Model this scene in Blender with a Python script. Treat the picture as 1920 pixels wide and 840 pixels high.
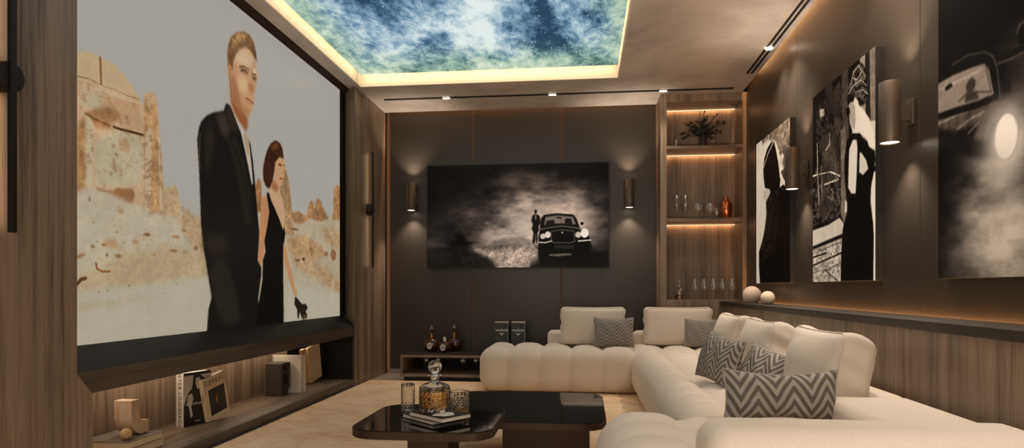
import bpy, bmesh, math, random
import numpy as np
from mathutils import Vector, Matrix
random.seed(7)
for o in list(bpy.data.objects):
    bpy.data.objects.remove(o, do_unlink=True)
SC = bpy.context.scene
COL = SC.collection
PI = math.pi

# ------------------------------------------------------------------ camera
cd = bpy.data.cameras.new('camera'); cam = bpy.data.objects.new('camera', cd); COL.objects.link(cam)
cd.sensor_width = 36.0; cd.lens = 36.0 * 1200 / 1920; cd.shift_y = 120 / 1920; cd.clip_start = 0.02
cam.location = (0, 0, 0.92); cam.rotation_euler = (PI / 2, 0, math.atan(134 / 1200))
SC.camera = cam

# ------------------------------------------------------------------ exposure, world
SC.view_settings.view_transform = 'Standard'; SC.view_settings.look = 'None'
SC.view_settings.exposure = 0.0; SC.view_settings.gamma = 1.0
SC.view_settings.use_curve_mapping = False
SC.cycles.max_bounces = 10; SC.cycles.diffuse_bounces = 5; SC.cycles.transmission_bounces = 10
SC.cycles.sample_clamp_indirect = 3.0; SC.cycles.caustics_refractive = False; SC.cycles.caustics_reflective = False
w = bpy.data.worlds.new('world'); SC.world = w; w.use_nodes = True
w.node_tree.nodes['Background'].inputs[0].default_value = (0.02, 0.017, 0.014, 1)

# ------------------------------------------------------------------ light levels
WARM = (1.0, 0.74, 0.48); SPOTC = (1.0, 0.85, 0.70); AMBER = (1.0, 0.50, 0.20)
POW = dict(sky=1.0, cove=2.4, wall_slot=11.0, back_slot=17.0, ledge=8.0, downlight=52.0, sconce=20.0,
           bar=0.16, shelf=0.5, niche=3.6, rear=55.0, rear_wall=44.0, arm_fill=9.0, ceiling_fill=170.0, screen=0.85, tv=1.0, prints=0.48)

def area(name, loc, direction, sx, sy, power, color, parent=None):
    l = bpy.data.lights.new(name, 'AREA'); l.shape = 'RECTANGLE'; l.size = sx; l.size_y = sy
    l.energy = power; l.color = color
    o = bpy.data.objects.new(name, l); COL.objects.link(o)
    d = Vector(direction).normalized()
    # local x runs along the longest world axis asked for
    z = -d; x = Vector((1, 0, 0)) if abs(z.x) < 0.9 and sx_axis == 'X' else Vector((0, 1, 0)) if sx_axis == 'Y' else Vector((0, 0, 1))
    x = (x - z * x.dot(z)).normalized(); y = z.cross(x)
    M = Matrix((x, y, z)).transposed().to_4x4(); M.translation = Vector(loc)
    o.matrix_world = M
    if parent:
        o.parent = parent; o.matrix_parent_inverse = Matrix.Translation(-parent.location)
    return o
sx_axis = 'X'

def spot(name, loc, target, power, angle, blend, color, radius=0.03, parent=None):
    l = bpy.data.lights.new(name, 'SPOT'); l.energy = power; l.spot_size = math.radians(angle); l.spot_blend = blend
    l.color = color; l.shadow_soft_size = radius
    o = bpy.data.objects.new(name, l); COL.objects.link(o); o.location = loc
    o.rotation_euler = (Vector(target) - Vector(loc)).to_track_quat('-Z', 'Y').to_euler()
    if parent:
        o.parent = parent; o.matrix_parent_inverse = Matrix.Translation(-parent.location)
    return o

# unseen fill lights added behind and beside the camera to brighten the room
area('rear_wall_fill', (-0.4, -0.86, 1.1), (0, 1, 0.45), 3.0, 1.8, POW['rear_wall'], (1.0, 0.86, 0.72))  # large added fill at the rear wall, lifts ceiling and sofa fronts
area('arm_fill_light', (0.75, 0.95, 0.20), (0.0, 0.35, 1), 0.9, 0.14, POW['arm_fill'], (1.0, 0.80, 0.60))  # added low light for the warm glow on the near sofa arm
CEILING_FILL = ((0.9, 0.75, 0.75), (0.4, 3.9, 2.8))
area('rear_ceiling_fill', (-0.3, -0.15, 2.78), (0, 0.35, -1), 2.2, 1.0, POW['rear'], (1.0, 0.86, 0.72))  # added soft overhead fill, not a modelled fixture

for q in (CEILING_FILL, ((-0.9, 0.6, 0.75), (-0.6, 4.2, 2.8))):           # unseen spots added only to brighten the ceiling, no fixtures stand here
    spot('ceiling_fill_spot', q[0], q[1], POW['ceiling_fill'], 66, 1.0, (1.0, 0.84, 0.68), 0.05)

# ------------------------------------------------------------------ materials
def lin(c):
    c = np.asarray(c, dtype=float) / 255.0
    return np.where(c <= 0.04045, c / 12.92, ((c + 0.055) / 1.055) ** 2.4)
def rgb(*c):
    return tuple(float(v) for v in lin(c)) + (1.0,)
MATS = {}
class NT:
    def __init__(s, name):
        s.m = bpy.data.materials.new(name); s.m.use_nodes = True; s.t = s.m.node_tree; s.n = s.t.nodes; s.l = s.t.links
        s.b = s.n['Principled BSDF']; s.out = s.n['Material Output']; MATS[name] = s.m
    def new(s, t, **k):
        x = s.n.new(t)
        for a, v in k.items():
            setattr(x, a, v)
        return x
    def set(s, node, **k):
        for a, v in k.items():
            i = node.inputs[a.replace('_', ' ')] if isinstance(a, str) else node.inputs[a]
            if isinstance(v, bpy.types.NodeSocket): s.l.new(v, i)
            else: i.default_value = v
        return node
    def math(s, op, a, b=None, c=None):
        x = s.new('ShaderNodeMath', operation=op)
        for i, v in enumerate((a, b, c)):
            if v is None: continue
            if isinstance(v, bpy.types.NodeSocket): s.l.new(v, x.inputs[i])
            else: x.inputs[i].default_value = v
        return x.outputs[0]
    def mix(s, f, a, b, blend='MIX'):
        x = s.new('ShaderNodeMix', data_type='RGBA', blend_type=blend)
        for i, v in ((0, f), (6, a), (7, b)):
            if isinstance(v, bpy.types.NodeSocket): s.l.new(v, x.inputs[i])
            else: x.inputs[i].default_value = v
        return x.outputs[2]
    def ramp(s, f, stops):
        x = s.new('ShaderNodeValToRGB'); e = x.color_ramp.elements
        while len(e) < len(stops): e.new(0.5)
        for k, (p, c) in zip(e, stops): k.position = p; k.color = c
        s.l.new(f, x.inputs[0]); return x.outputs[0]
    def pos(s, scale=(1, 1, 1), obj=False):
        if obj: v = s.new('ShaderNodeTexCoord').outputs['Object']
        else: v = s.new('ShaderNodeNewGeometry').outputs['Position']
        mp = s.new('ShaderNodeMapping'); mp.inputs['Scale'].default_value = scale; s.l.new(v, mp.inputs['Vector'])
        return mp.outputs[0]
    def noise(s, vec, scale, detail=3, rough=0.5, dist=0.0):
        x = s.new('ShaderNodeTexNoise'); s.l.new(vec, x.inputs['Vector'])
        x.inputs['Scale'].default_value = scale; x.inputs['Detail'].default_value = detail
        x.inputs['Roughness'].default_value = rough; x.inputs['Distortion'].default_value = dist
        return x.outputs['Fac']
    def bump(s, h, strength, dist=0.002):
        x = s.new('ShaderNodeBump'); x.inputs['Strength'].default_value = strength; x.inputs['Distance'].default_value = dist
        s.l.new(h, x.inputs['Height']); s.l.new(x.outputs[0], s.b.inputs['Normal'])

def plain(name, col, rough=0.5, metal=0.0, **k):
    t = NT(name); t.set(t.b, Base_Color=col, Roughness=rough, Metallic=metal)
    for a, v in k.items(): t.b.inputs[a.replace('_', ' ')].default_value = v
    return t.m
def speckled(name, col, rough=0.5, amp=0.08, scale=40, metal=0.0, bump=0.0, **k):
    t = NT(name); n = t.noise(t.pos(), scale, 3)
    a = tuple(v * (1 - amp) for v in col[:3]) + (1,); b = tuple(min(1, v * (1 + amp)) for v in col[:3]) + (1,)
    t.set(t.b, Base_Color=t.ramp(n, [(0.3, a), (0.7, b)]), Roughness=rough, Metallic=metal)
    for q, v in k.items(): t.b.inputs[q.replace('_', ' ')].default_value = v
    if bump: t.bump(n, bump)
    return t.m
def wood(name, dark, light, scale, rough=0.42):
    """striped veneer: scale stretches the noise along the grain"""
    t = NT(name); p = t.pos(scale)
    broad = t.noise(p, 9.0, 2, 0.4); strip = t.noise(p, 38.0, 3, 0.6); fine = t.noise(p, 150.0, 3, 0.6)
    f = t.math('ADD', t.math('MULTIPLY', broad, 0.5), t.math('ADD', t.math('MULTIPLY', strip, 0.55), t.math('MULTIPLY', fine, 0.3)))
    col = t.ramp(f, [(0.47, dark), (0.65, tuple((a + b) / 2 for a, b in zip(dark, light))), (0.88, light)])
    t.set(t.b, Base_Color=col, Roughness=rough)
    t.bump(fine, 0.12, 0.001)
    return t.m
WD = rgb(78, 64, 53); WL = rgb(160, 138, 117)
wood('veneer_side', WD, WL, (1, 1, 0.035))             # grain runs up, side walls and cases
wood('veneer_along_wall', WD, WL, (1, 0.035, 1))       # grain runs along the wall
wood('veneer_smoke', rgb(52, 43, 37), rgb(98, 84, 74), (1, 0.035, 1))
wood('veneer_across', WD, WL, (0.035, 1, 1))
wood('veneer_dark', rgb(44, 38, 33), rgb(92, 80, 70), (0.05, 1, 1))
wood('veneer_tan', rgb(120, 92, 66), rgb(176, 142, 108), (0.2, 1, 1))
speckled('panel_lacquer', rgb(53, 46, 39), 0.38, 0.05, 6)
speckled('black_lacquer', rgb(24, 21, 18), 0.5, 0.06, 8, Specular_IOR_Level=0.25)
speckled('ledge_stone', rgb(42, 38, 34), 0.5, 0.1, 14)
plain('bronze', rgb(62, 46, 36), 0.42, 0.45)
plain('bronze_inlay', rgb(88, 66, 50), 0.5, 0.2)
plain('dark_metal', rgb(40, 36, 33), 0.45, 0.6)
plain('sconce_metal', rgb(88, 78, 68), 0.5, 0.4)
plain('black', rgb(12, 11, 10), 0.5)
plain('slot_black', rgb(16, 14, 13), 0.7)
t = NT('ceiling_plaster'); n1 = t.noise(t.pos((1, 1, 1)), 1.6, 5, 0.6, 0.6); n2 = t.noise(t.pos(), 14, 3)
f = t.math('ADD', t.math('MULTIPLY', n1, 0.85), t.math('MULTIPLY', n2, 0.15))
t.set(t.b, Base_Color=t.ramp(f, [(0.3, rgb(168, 156, 148)), (0.7, rgb(212, 200, 186))]), Roughness=0.75)
t = NT('cove_paint'); t.set(t.b, Base_Color=rgb(222, 208, 184), Roughness=0.7)
speckled('floor_tile', rgb(150, 142, 132), 0.35, 0.06, 5)
t = NT('rug_pile'); p = t.pos(); a1 = t.noise(t.pos((0.9, 1.3, 1)), 9.0, 10, 0.82, 0.2); a2 = t.noise(p, 2.4, 5, 0.65, 0.6); a = t.math('ADD', t.math('MULTIPLY', a1, 0.62), t.math('MULTIPLY', a2, 0.42)); b = t.noise(p, 60.0, 4, 0.7)
f = t.math('ADD', t.math('MULTIPLY', a, 0.75), t.math('MULTIPLY', b, 0.3))
t.set(t.b, Base_Color=t.ramp(f, [(0.36, rgb(190, 134, 98)), (0.46, rgb(222, 178, 136)), (0.56, rgb(238, 208, 168)), (0.72, rgb(244, 222, 188))]), Roughness=0.95)
t.bump(b, 0.6, 0.006)
t = NT('boucle'); p = t.pos(); a = t.noise(p, 260.0, 2)
t.set(t.b, Base_Color=t.ramp(a, [(0.3, rgb(212, 199, 184)), (0.7, rgb(224, 212, 198))]), Roughness=0.9)
t.b.inputs['Sheen Weight'].default_value = 0.15; t.bump(a, 0.15, 0.001)
# zigzag weave on the scatter cushions (UV based)
t = NT('zigzag_weave'); uv = t.new('ShaderNodeTexCoord').outputs['UV']; sp = t.new('ShaderNodeSeparateXYZ'); t.l.new(uv, sp.inputs[0])
tri = t.math('PINGPONG', sp.outputs[0], 0.5)
ph = t.math('FRACT', t.math('ADD', t.math('MULTIPLY', tri, -3.8), sp.outputs[1]))
st = t.math('GREATER_THAN', ph, 0.5)
wv = t.noise(t.pos(), 420.0, 2)
c1 = t.ramp(wv, [(0.3, rgb(146, 140, 132)), (0.7, rgb(176, 170, 161))]); c2 = t.ramp(wv, [(0.3, rgb(82, 77, 73)), (0.7, rgb(110, 104, 99))])
t.set(t.b, Base_Color=t.mix(st, c1, c2), Roughness=0.9)
t = NT('table_glass'); t.set(t.b, Base_Color=rgb(10, 9, 8), Roughness=0.04); t.b.inputs['Specular IOR Level'].default_value = 0.32
t = NT('clear_glass'); t.set(t.b, Base_Color=(1, 1, 1, 1), Roughness=0.0); t.b.inputs['Transmission Weight'].default_value = 1.0; t.b.inputs['IOR'].default_value = 1.45
t = NT('whisky'); t.set(t.b, Base_Color=rgb(252, 196, 96), Roughness=0.0); t.b.inputs['Transmission Weight'].default_value = 1.0; t.b.inputs['IOR'].default_value = 1.33
t = NT('red_liquor'); t.set(t.b, Base_Color=rgb(190, 62, 24), Roughness=0.0); t.b.inputs['Transmission Weight'].default_value = 1.0; t.b.inputs['IOR'].default_value = 1.33
t = NT('cognac_glass'); t.set(t.b, Base_Color=rgb(72, 36, 16), Roughness=0.05); t.b.inputs['Transmission Weight'].default_value = 0.4; t.b.inputs['Coat Weight'].default_value = 0.5
# thin stemware: mostly see-through with a rim of reflection
t = NT('thin_glass'); g = t.new('ShaderNodeBsdfGlossy'); g.inputs['Roughness'].default_value = 0.05; g.inputs['Color'].default_value = (1, 1, 1, 1)
tr = t.new('ShaderNodeBsdfTransparent'); lw = t.new('ShaderNodeLayerWeight'); lw.inputs[0].default_value = 0.35
mx = t.new('ShaderNodeMixShader'); t.l.new(t.math('MULTIPLY_ADD', lw.outputs['Facing'], 0.8, 0.07), mx.inputs[0]); t.l.new(tr.outputs[0], mx.inputs[1]); t.l.new(g.outputs[0], mx.inputs[2])
t.l.new(mx.outputs[0], t.out.inputs[0])
plain('gold', rgb(190, 140, 70), 0.3, 0.9)
plain('copper', rgb(206, 112, 70), 0.22, 0.95)
plain('label_white', rgb(226, 220, 208), 0.6)
plain('print_ink', rgb(70, 58, 46), 0.6)
plain('paper', rgb(214, 204, 190), 0.8)
speckled('linen_white', rgb(222, 212, 196), 0.85, 0.06, 120, bump=0.2)
speckled('cover_cream', rgb(226, 204, 172), 0.6, 0.04, 30)
speckled('cover_tan', rgb(214, 178, 132), 0.6, 0.05, 30)
plain('cover_brown', rgb(140, 96, 62), 0.6)
plain('cover_black', rgb(20, 18, 17), 0.35)
plain('cover_grey', rgb(120, 112, 104), 0.5)
speckled('dark_stone', rgb(62, 54, 46), 0.8, 0.2, 60, bump=0.3)
speckled('ceramic', rgb(224, 208, 190), 0.7, 0.03, 30)
wood('sculpture_wood', rgb(190, 158, 124), rgb(226, 200, 170), (1, 1, 0.3), 0.6)
speckled('box_green', rgb(44, 52, 48), 0.45, 0.06, 30)
plain('box_edge', rgb(170, 164, 152), 0.4, 0.3)
speckled('leaf', rgb(34, 36, 26), 0.6, 0.25, 30)
plain('vase_dark', rgb(50, 36, 28), 0.5)
plain('wax', rgb(196, 178, 158), 0.6)
def emit(name, col, strength):
    t = NT(name); t.set(t.b, Base_Color=(0, 0, 0, 1), Roughness=0.6)
    t.b.inputs['Emission Color'].default_value = col; t.b.inputs['Emission Strength'].default_value = strength
    return t.m
emit('lens_glow', (1.0, 0.86, 0.66, 1), 9.0)
emit('led_strip', (1.0, 0.62, 0.34, 1), 1.6)
emit('led_bar', (1.0, 0.72, 0.45, 1), 0.9)
emit('led_amber', (1.0, 0.42, 0.18, 1), 0.08)

# backlit sky ceiling: clouds, green rim, stars
t = NT('sky_print'); p = t.pos(); sp = t.new('ShaderNodeSeparateXYZ'); t.l.new(p, sp.inputs[0])
big = t.noise(t.pos((1.3, 0.55, 1)), 1.7, 8, 0.62, 0.4); med = t.noise(t.pos((1.0, 0.6, 1)), 7.0, 9, 0.78, 0.3)
f = t.math('ADD', t.math('MULTIPLY', big, 0.55), t.math('MULTIPLY', med, 0.45))
def bell(x0, w_): return t.math('EXPONENT', t.math('MULTIPLY', t.math('POWER', t.math('DIVIDE', t.math('ADD', sp.outputs[0], -x0), w_), 2.0), -1.0))
f = t.math('ADD', f, t.math('MULTIPLY', bell(-0.78, 0.22), 0.055)); f = t.math('ADD', f, t.math('MULTIPLY', bell(-0.05, 0.36), -0.06)); f = t.math('ADD', f, t.math('MULTIPLY', bell(-1.15, 0.14), -0.035))
f = t.math('MULTIPLY_ADD', t.math('ADD', f, -0.5), 1.45, 0.5)
base = t.ramp(f, [(0.36, rgb(44, 70, 94)), (0.44, rgb(92, 124, 150)), (0.50, rgb(136, 166, 186)), (0.57, rgb(186, 206, 214)), (0.66, rgb(226, 236, 234))])
dx = t.math('ABSOLUTE', t.math('ADD', sp.outputs[0], 0.86)); dy = t.math('ABSOLUTE', t.math('ADD', sp.outputs[1], -3.1))
edge = t.math('MAXIMUM', t.math('DIVIDE', dx, 1.21), t.math('DIVIDE', dy, 2.72))
edge = t.math('ADD', edge, t.math('MULTIPLY', t.math('ADD', med, -0.5), 0.5))
em = t.new('ShaderNodeMapRange'); em.interpolation_type = 'SMOOTHSTEP'; t.set(em, Value=edge, From_Min=0.70, From_Max=1.0)
green = t.ramp(f, [(0.38, rgb(84, 116, 108)), (0.48, rgb(152, 182, 162)), (0.58, rgb(206, 220, 194)), (0.66, rgb(230, 238, 218))])
colr = t.mix(em.outputs[0], base, green)
vo = t.new('ShaderNodeTexVoronoi'); vo.inputs['Scale'].default_value = 34.0; t.l.new(t.pos((1, 0.6, 1)), vo.inputs['Vector'])
cs = t.new('ShaderNodeSeparateColor'); t.l.new(vo.outputs['Color'], cs.inputs[0])
st = t.math('MULTIPLY', t.math('LESS_THAN', vo.outputs['Distance'], t.math('MULTIPLY', cs.outputs[0], 0.17)), t.math('GREATER_THAN', cs.outputs[1], t.math('SUBTRACT', 0.75, t.math('MULTIPLY', bell(0.0, 0.5), 0.5))))
colr = t.mix(t.math('MULTIPLY', st, 0.8), colr, (1, 1, 1, 1))
t.set(t.b, Base_Color=(0, 0, 0, 1), Roughness=0.8); t.b.inputs['Specular IOR Level'].default_value = 0.0
t.l.new(colr, t.b.inputs['Emission Color']); t.b.inputs['Emission Strength'].default_value = POW['sky']

def picture_mat(name, kind, strength=1.0, rough=0.3):
    t = NT(name); a = t.new('ShaderNodeVertexColor'); a.layer_name = 'art'
    if kind == 'screen':
        t.set(t.b, Base_Color=(0.01, 0.01, 0.01, 1), Roughness=rough)
        t.b.inputs['Specular IOR Level'].default_value = 0.03
        t.l.new(a.outputs[0], t.b.inputs['Emission Color']); t.b.inputs['Emission Strength'].default_value = strength
    else:                                          # print, no lamp: emission added to brighten its whites
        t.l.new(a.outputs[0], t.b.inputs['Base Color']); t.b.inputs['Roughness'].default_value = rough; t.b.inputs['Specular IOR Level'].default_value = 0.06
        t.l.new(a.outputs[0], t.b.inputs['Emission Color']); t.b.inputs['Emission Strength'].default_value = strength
    return t.m
picture_mat('screen_image', 'screen', POW['screen'], 0.25)
picture_mat('tv_image', 'screen', POW['tv'], 0.2)
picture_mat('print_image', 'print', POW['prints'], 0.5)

# ------------------------------------------------------------------ mesh helpers
class MB:
    def __init__(s): s.v = []; s.f = []; s.mi = []; s.fl = []; s.cur = 0; s.uv = None
    def add(s, verts, faces, flat=False):
        o = len(s.v); s.v += [tuple(map(float, p)) for p in verts]; s.f += [tuple(i + o for i in f) for f in faces]; s.mi += [s.cur] * len(faces); s.fl += [flat] * len(faces); return s
    def box(s, x0, x1, y0, y1, z0, z1, bev=0.0, seg=2):
        bm = bmesh.new(); bmesh.ops.create_cube(bm, size=1.0)
        for v in bm.verts: v.co = ((x0 + x1) / 2 + v.co.x * (x1 - x0), (y0 + y1) / 2 + v.co.y * (y1 - y0), (z0 + z1) / 2 + v.co.z * (z1 - z0))
        if bev > 0: bmesh.ops.bevel(bm, geom=list(bm.edges), offset=bev, segments=seg, affect='EDGES', profile=0.5)
        bm.verts.ensure_lookup_table(); s.add([v.co[:] for v in bm.verts], [[v.index for v in f.verts] for f in bm.faces], flat=True); bm.free(); return s
    def lathe(s, prof, c=(0, 0, 0), seg=32, rfun=None):
        vs, fs, rows = [], [], []
        for r, z in prof:
            if r <= 1e-6: rows.append([len(vs)]); vs.append((c[0], c[1], c[2] + z))
            else:
                row = []
                for k in range(seg):
                    a = 2 * PI * k / seg; q = r * (rfun(a, z) if rfun else 1)
                    row.append(len(vs)); vs.append((c[0] + q * math.cos(a), c[1] + q * math.sin(a), c[2] + z))
                rows.append(row)
        for A, B in zip(rows, rows[1:]):
            if len(A) == 1 and len(B) == 1: continue
            for k in range(seg):
                k2 = (k + 1) % seg
                if len(A) == 1: fs.append((A[0], B[k2], B[k]))
                elif len(B) == 1: fs.append((A[k], A[k2], B[0]))
                else: fs.append((A[k], A[k2], B[k2], B[k]))
        fs = [tuple(reversed(f)) for f in fs] if prof[0][1] > prof[-1][1] else fs
        return s.add(vs, fs)
    def tube(s, pts, r, seg=8, cap=True):
        pts = [Vector(p) for p in pts]; rr = r if isinstance(r, (list, tuple)) else [r] * len(pts); vs, fs = [], []
        up = Vector((0.13, 0.21, 1)).normalized()
        for i, p in enumerate(pts):
            d = (pts[min(i + 1, len(pts) - 1)] - pts[max(i - 1, 0)]).normalized()
            a = d.cross(up);
            if a.length < 1e-4: a = d.cross(Vector((1, 0, 0)))
            a.normalize(); b = d.cross(a)
            for k in range(seg):
                t_ = 2 * PI * k / seg; vs.append(p + (a * math.cos(t_) + b * math.sin(t_)) * rr[i])
        for i in range(len(pts) - 1):
            for k in range(seg):
                k2 = (k + 1) % seg; fs.append((i * seg + k, i * seg + k2, (i + 1) * seg + k2, (i + 1) * seg + k))
        if cap: fs += [tuple(range(seg))[::-1], tuple((len(pts) - 1) * seg + k for k in range(seg))]
        return s.add(vs, fs)
    def prism(s, poly, axis, a, b):
        """poly in the two other axes (cyclic order), extruded from a to b along axis"""
        n = len(poly); mk = {'X': lambda p, t: (t, p[0], p[1]), 'Y': lambda p, t: (p[0], t, p[1]), 'Z': lambda p, t: (p[0], p[1], t)}[axis]
        vs = [mk(p, a) for p in poly] + [mk(p, b) for p in poly]
        fs = [tuple(range(n))[::-1], tuple(range(n, 2 * n))] + [(i, (i + 1) % n, n + (i + 1) % n, n + i) for i in range(n)]
        return s.add(vs, fs)
    def xform(s, M):
        s.v = [tuple(M @ Vector(p)) for p in s.v]; return s
    def build(s, name, mat, parent=None, smooth=True, local=False, bevel=0.0):
        me = bpy.data.meshes.new(name); me.from_pydata(s.v, [], s.f)
        for m in (mat if isinstance(mat, (list, tuple)) else [mat]): me.materials.append(MATS[m])
        if len(set(s.mi)) > 1: me.polygons.foreach_set('material_index', s.mi)
        bm = bmesh.new(); bm.from_mesh(me); bm.faces.ensure_lookup_table(); flats = [bm.faces[i] for i in range(len(s.fl)) if s.fl[i]]; bmesh.ops.recalc_face_normals(bm, faces=bm.faces)
        if bevel: flats = []; bmesh.ops.bevel(bm, geom=list(bm.edges), offset=bevel, segments=2, affect='EDGES', profile=0.5)
        if smooth:
            for f in bm.faces: f.smooth = not bevel
            for f in flats: f.smooth = False
            for e in bm.edges:
                if len(e.link_faces) == 2 and e.calc_face_angle(0) > math.radians(38): e.smooth = False
        bm.to_mesh(me); bm.free()
        if s.uv is not None:
            ul = me.uv_layers.new(name='UVMap')
            for li, lp in enumerate(me.loops): ul.data[li].uv = s.uv[lp.vertex_index]
        o = bpy.data.objects.new(name, me); COL.objects.link(o)
        if parent:
            o.parent = parent
            if not local: o.location = tuple(-c for c in world_loc(parent))
        return o
def world_loc(o):
    v = Vector(o.location); p = o.parent
    while p: v = v + Vector(p.location); p = p.parent
    return v
def thing(name, label, cat, loc, group=None, rz=0.0):
    o = bpy.data.objects.new(name, None); o.empty_display_size = 0.1; COL.objects.link(o); o.location = loc; o.rotation_euler = (0, 0, rz)
    o['label'] = label; o['category'] = cat
    if group: o['group'] = group
    return o
def tag(o, label, cat, group=None):
    o['label'] = label; o['category'] = cat
    if group: o['group'] = group
    return o
def struct(o):
    o['kind'] = 'structure'; return o
def dup(o, loc, label, rz=None):
    r = o.copy(); COL.objects.link(r); r.location = loc; r['label'] = label
    if rz is not None: r.rotation_euler = (0, 0, rz)
    for ch in list(o.children):
        c = ch.copy(); COL.objects.link(c); c.parent = r
        if ch.type == 'LIGHT': c.matrix_parent_inverse = ch.matrix_parent_inverse.copy()
        for g in list(ch.children):
            e = g.copy(); COL.objects.link(e); e.parent = c
    return r
def text_mb(body, size, M, depth=0.0006, spacing=1.0, bold=0.0):
    """lettering as a thin mesh, laid in the plane of matrix M (x right, y up, z out)"""
    cu = bpy.data.curves.new('lettering', 'FONT'); cu.body = body; cu.size = size; cu.align_x = 'CENTER'; cu.align_y = 'CENTER'
    cu.extrude = depth; cu.space_character = spacing; cu.offset = bold
    ob = bpy.data.objects.new('lettering', cu); COL.objects.link(ob)
    dg = bpy.context.evaluated_depsgraph_get(); me = bpy.data.meshes.new_from_object(ob.evaluated_get(dg))
    mb = MB(); mb.add([M @ v.co for v in me.vertices], [tuple(p.vertices) for p in me.polygons])
    bpy.data.objects.remove(ob, do_unlink=True); bpy.data.meshes.remove(me); bpy.data.curves.remove(cu)
    return mb
def frame_matrix(origin, right, up):
    r = Vector(right).normalized(); u = Vector(up).normalized(); n = r.cross(u); u = n.cross(r)
    M = Matrix((r, u, n)).transposed().to_4x4(); M.translation = Vector(origin); return M

def axis_coords(L, r, n):
    h = L / 2; th = [math.tan(math.radians(a)) for a in (45, 35, 25, 15, 6)]
    lo = [-(h - r) - r * t_ for t_ in th]; mid = list(np.linspace(-(h - r), h - r, max(2, n + 1)))
    return lo + mid + [-x for x in lo[::-1]]
def soft_box(L, r, n, deform=None):
    """rounded box of size L centred on the origin; deform(points, normals) works on arrays"""
    ax = [axis_coords(L[i], r, n[i]) for i in range(3)]; idx = {}; pts = []; fs = []
    def vid(p):
        k = (round(p[0], 5), round(p[1], 5), round(p[2], 5))
        if k not in idx: idx[k] = len(pts); pts.append(p)
        return idx[k]
    for a in range(3):
        b, c = (a + 1) % 3, (a + 2) % 3
        for sgn in (-1, 1):
            for i in range(len(ax[b]) - 1):
                for j in range(len(ax[c]) - 1):
                    q = []
                    for di, dj in ((0, 0), (1, 0), (1, 1), (0, 1)):
                        p = [0, 0, 0]; p[a] = sgn * L[a] / 2; p[b] = ax[b][i + di]; p[c] = ax[c][j + dj]; q.append(vid(tuple(p)))
                    fs.append(tuple(q if sgn > 0 else q[::-1]))
    P = np.array(pts); H = np.array(L) / 2 - r; Q = np.clip(P, -H, H); D = P - Q
    N = D / np.linalg.norm(D, axis=1, keepdims=True); P = Q + N * r
    if deform is not None: P = deform(P, N)
    return P, fs

# ------------------------------------------------------------------ painted pictures (arrays -> colour attribute)
def fbm(h, w_, cells, octaves, rng, rough=0.55):
    out = np.zeros((h, w_)); amp = 1.0; tot = 0
    for o in range(octaves):
        cx = int(cells[0] * 2 ** o) + 2; cy = int(cells[1] * 2 ** o) + 2; g = rng.random((cy + 1, cx + 1))
        x = np.linspace(0, cx - 1.001, w_); y = np.linspace(0, cy - 1.001, h); xi = x.astype(int); yi = y.astype(int)
        fx = x - xi; fy = (y - yi)[:, None]; fx = fx * fx * (3 - 2 * fx); fy = fy * fy * (3 - 2 * fy)
        a = g[yi][:, xi]; b = g[yi][:, xi + 1]; c = g[yi + 1][:, xi]; d = g[yi + 1][:, xi + 1]
        out += amp * ((a * (1 - fx) + b * fx) * (1 - fy) + (c * (1 - fx) + d * fx) * fy); tot += amp; amp *= rough
    return out / tot
def blur(m, k):
    k = int(k)
    if k < 1: return m
    for _ in range(2):
        for ax_ in (0, 1):
            pad = [(0, 0), (0, 0)]; pad[ax_] = (k + 1, k); c = np.cumsum(np.pad(m, pad, mode='edge'), axis=ax_)
            n_ = m.shape[ax_]; hi = np.take(c, range(2 * k + 1, 2 * k + 1 + n_), axis=ax_); lo = np.take(c, range(0, n_), axis=ax_)
            m = (hi - lo) / (2 * k + 1)
    return m
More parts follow.
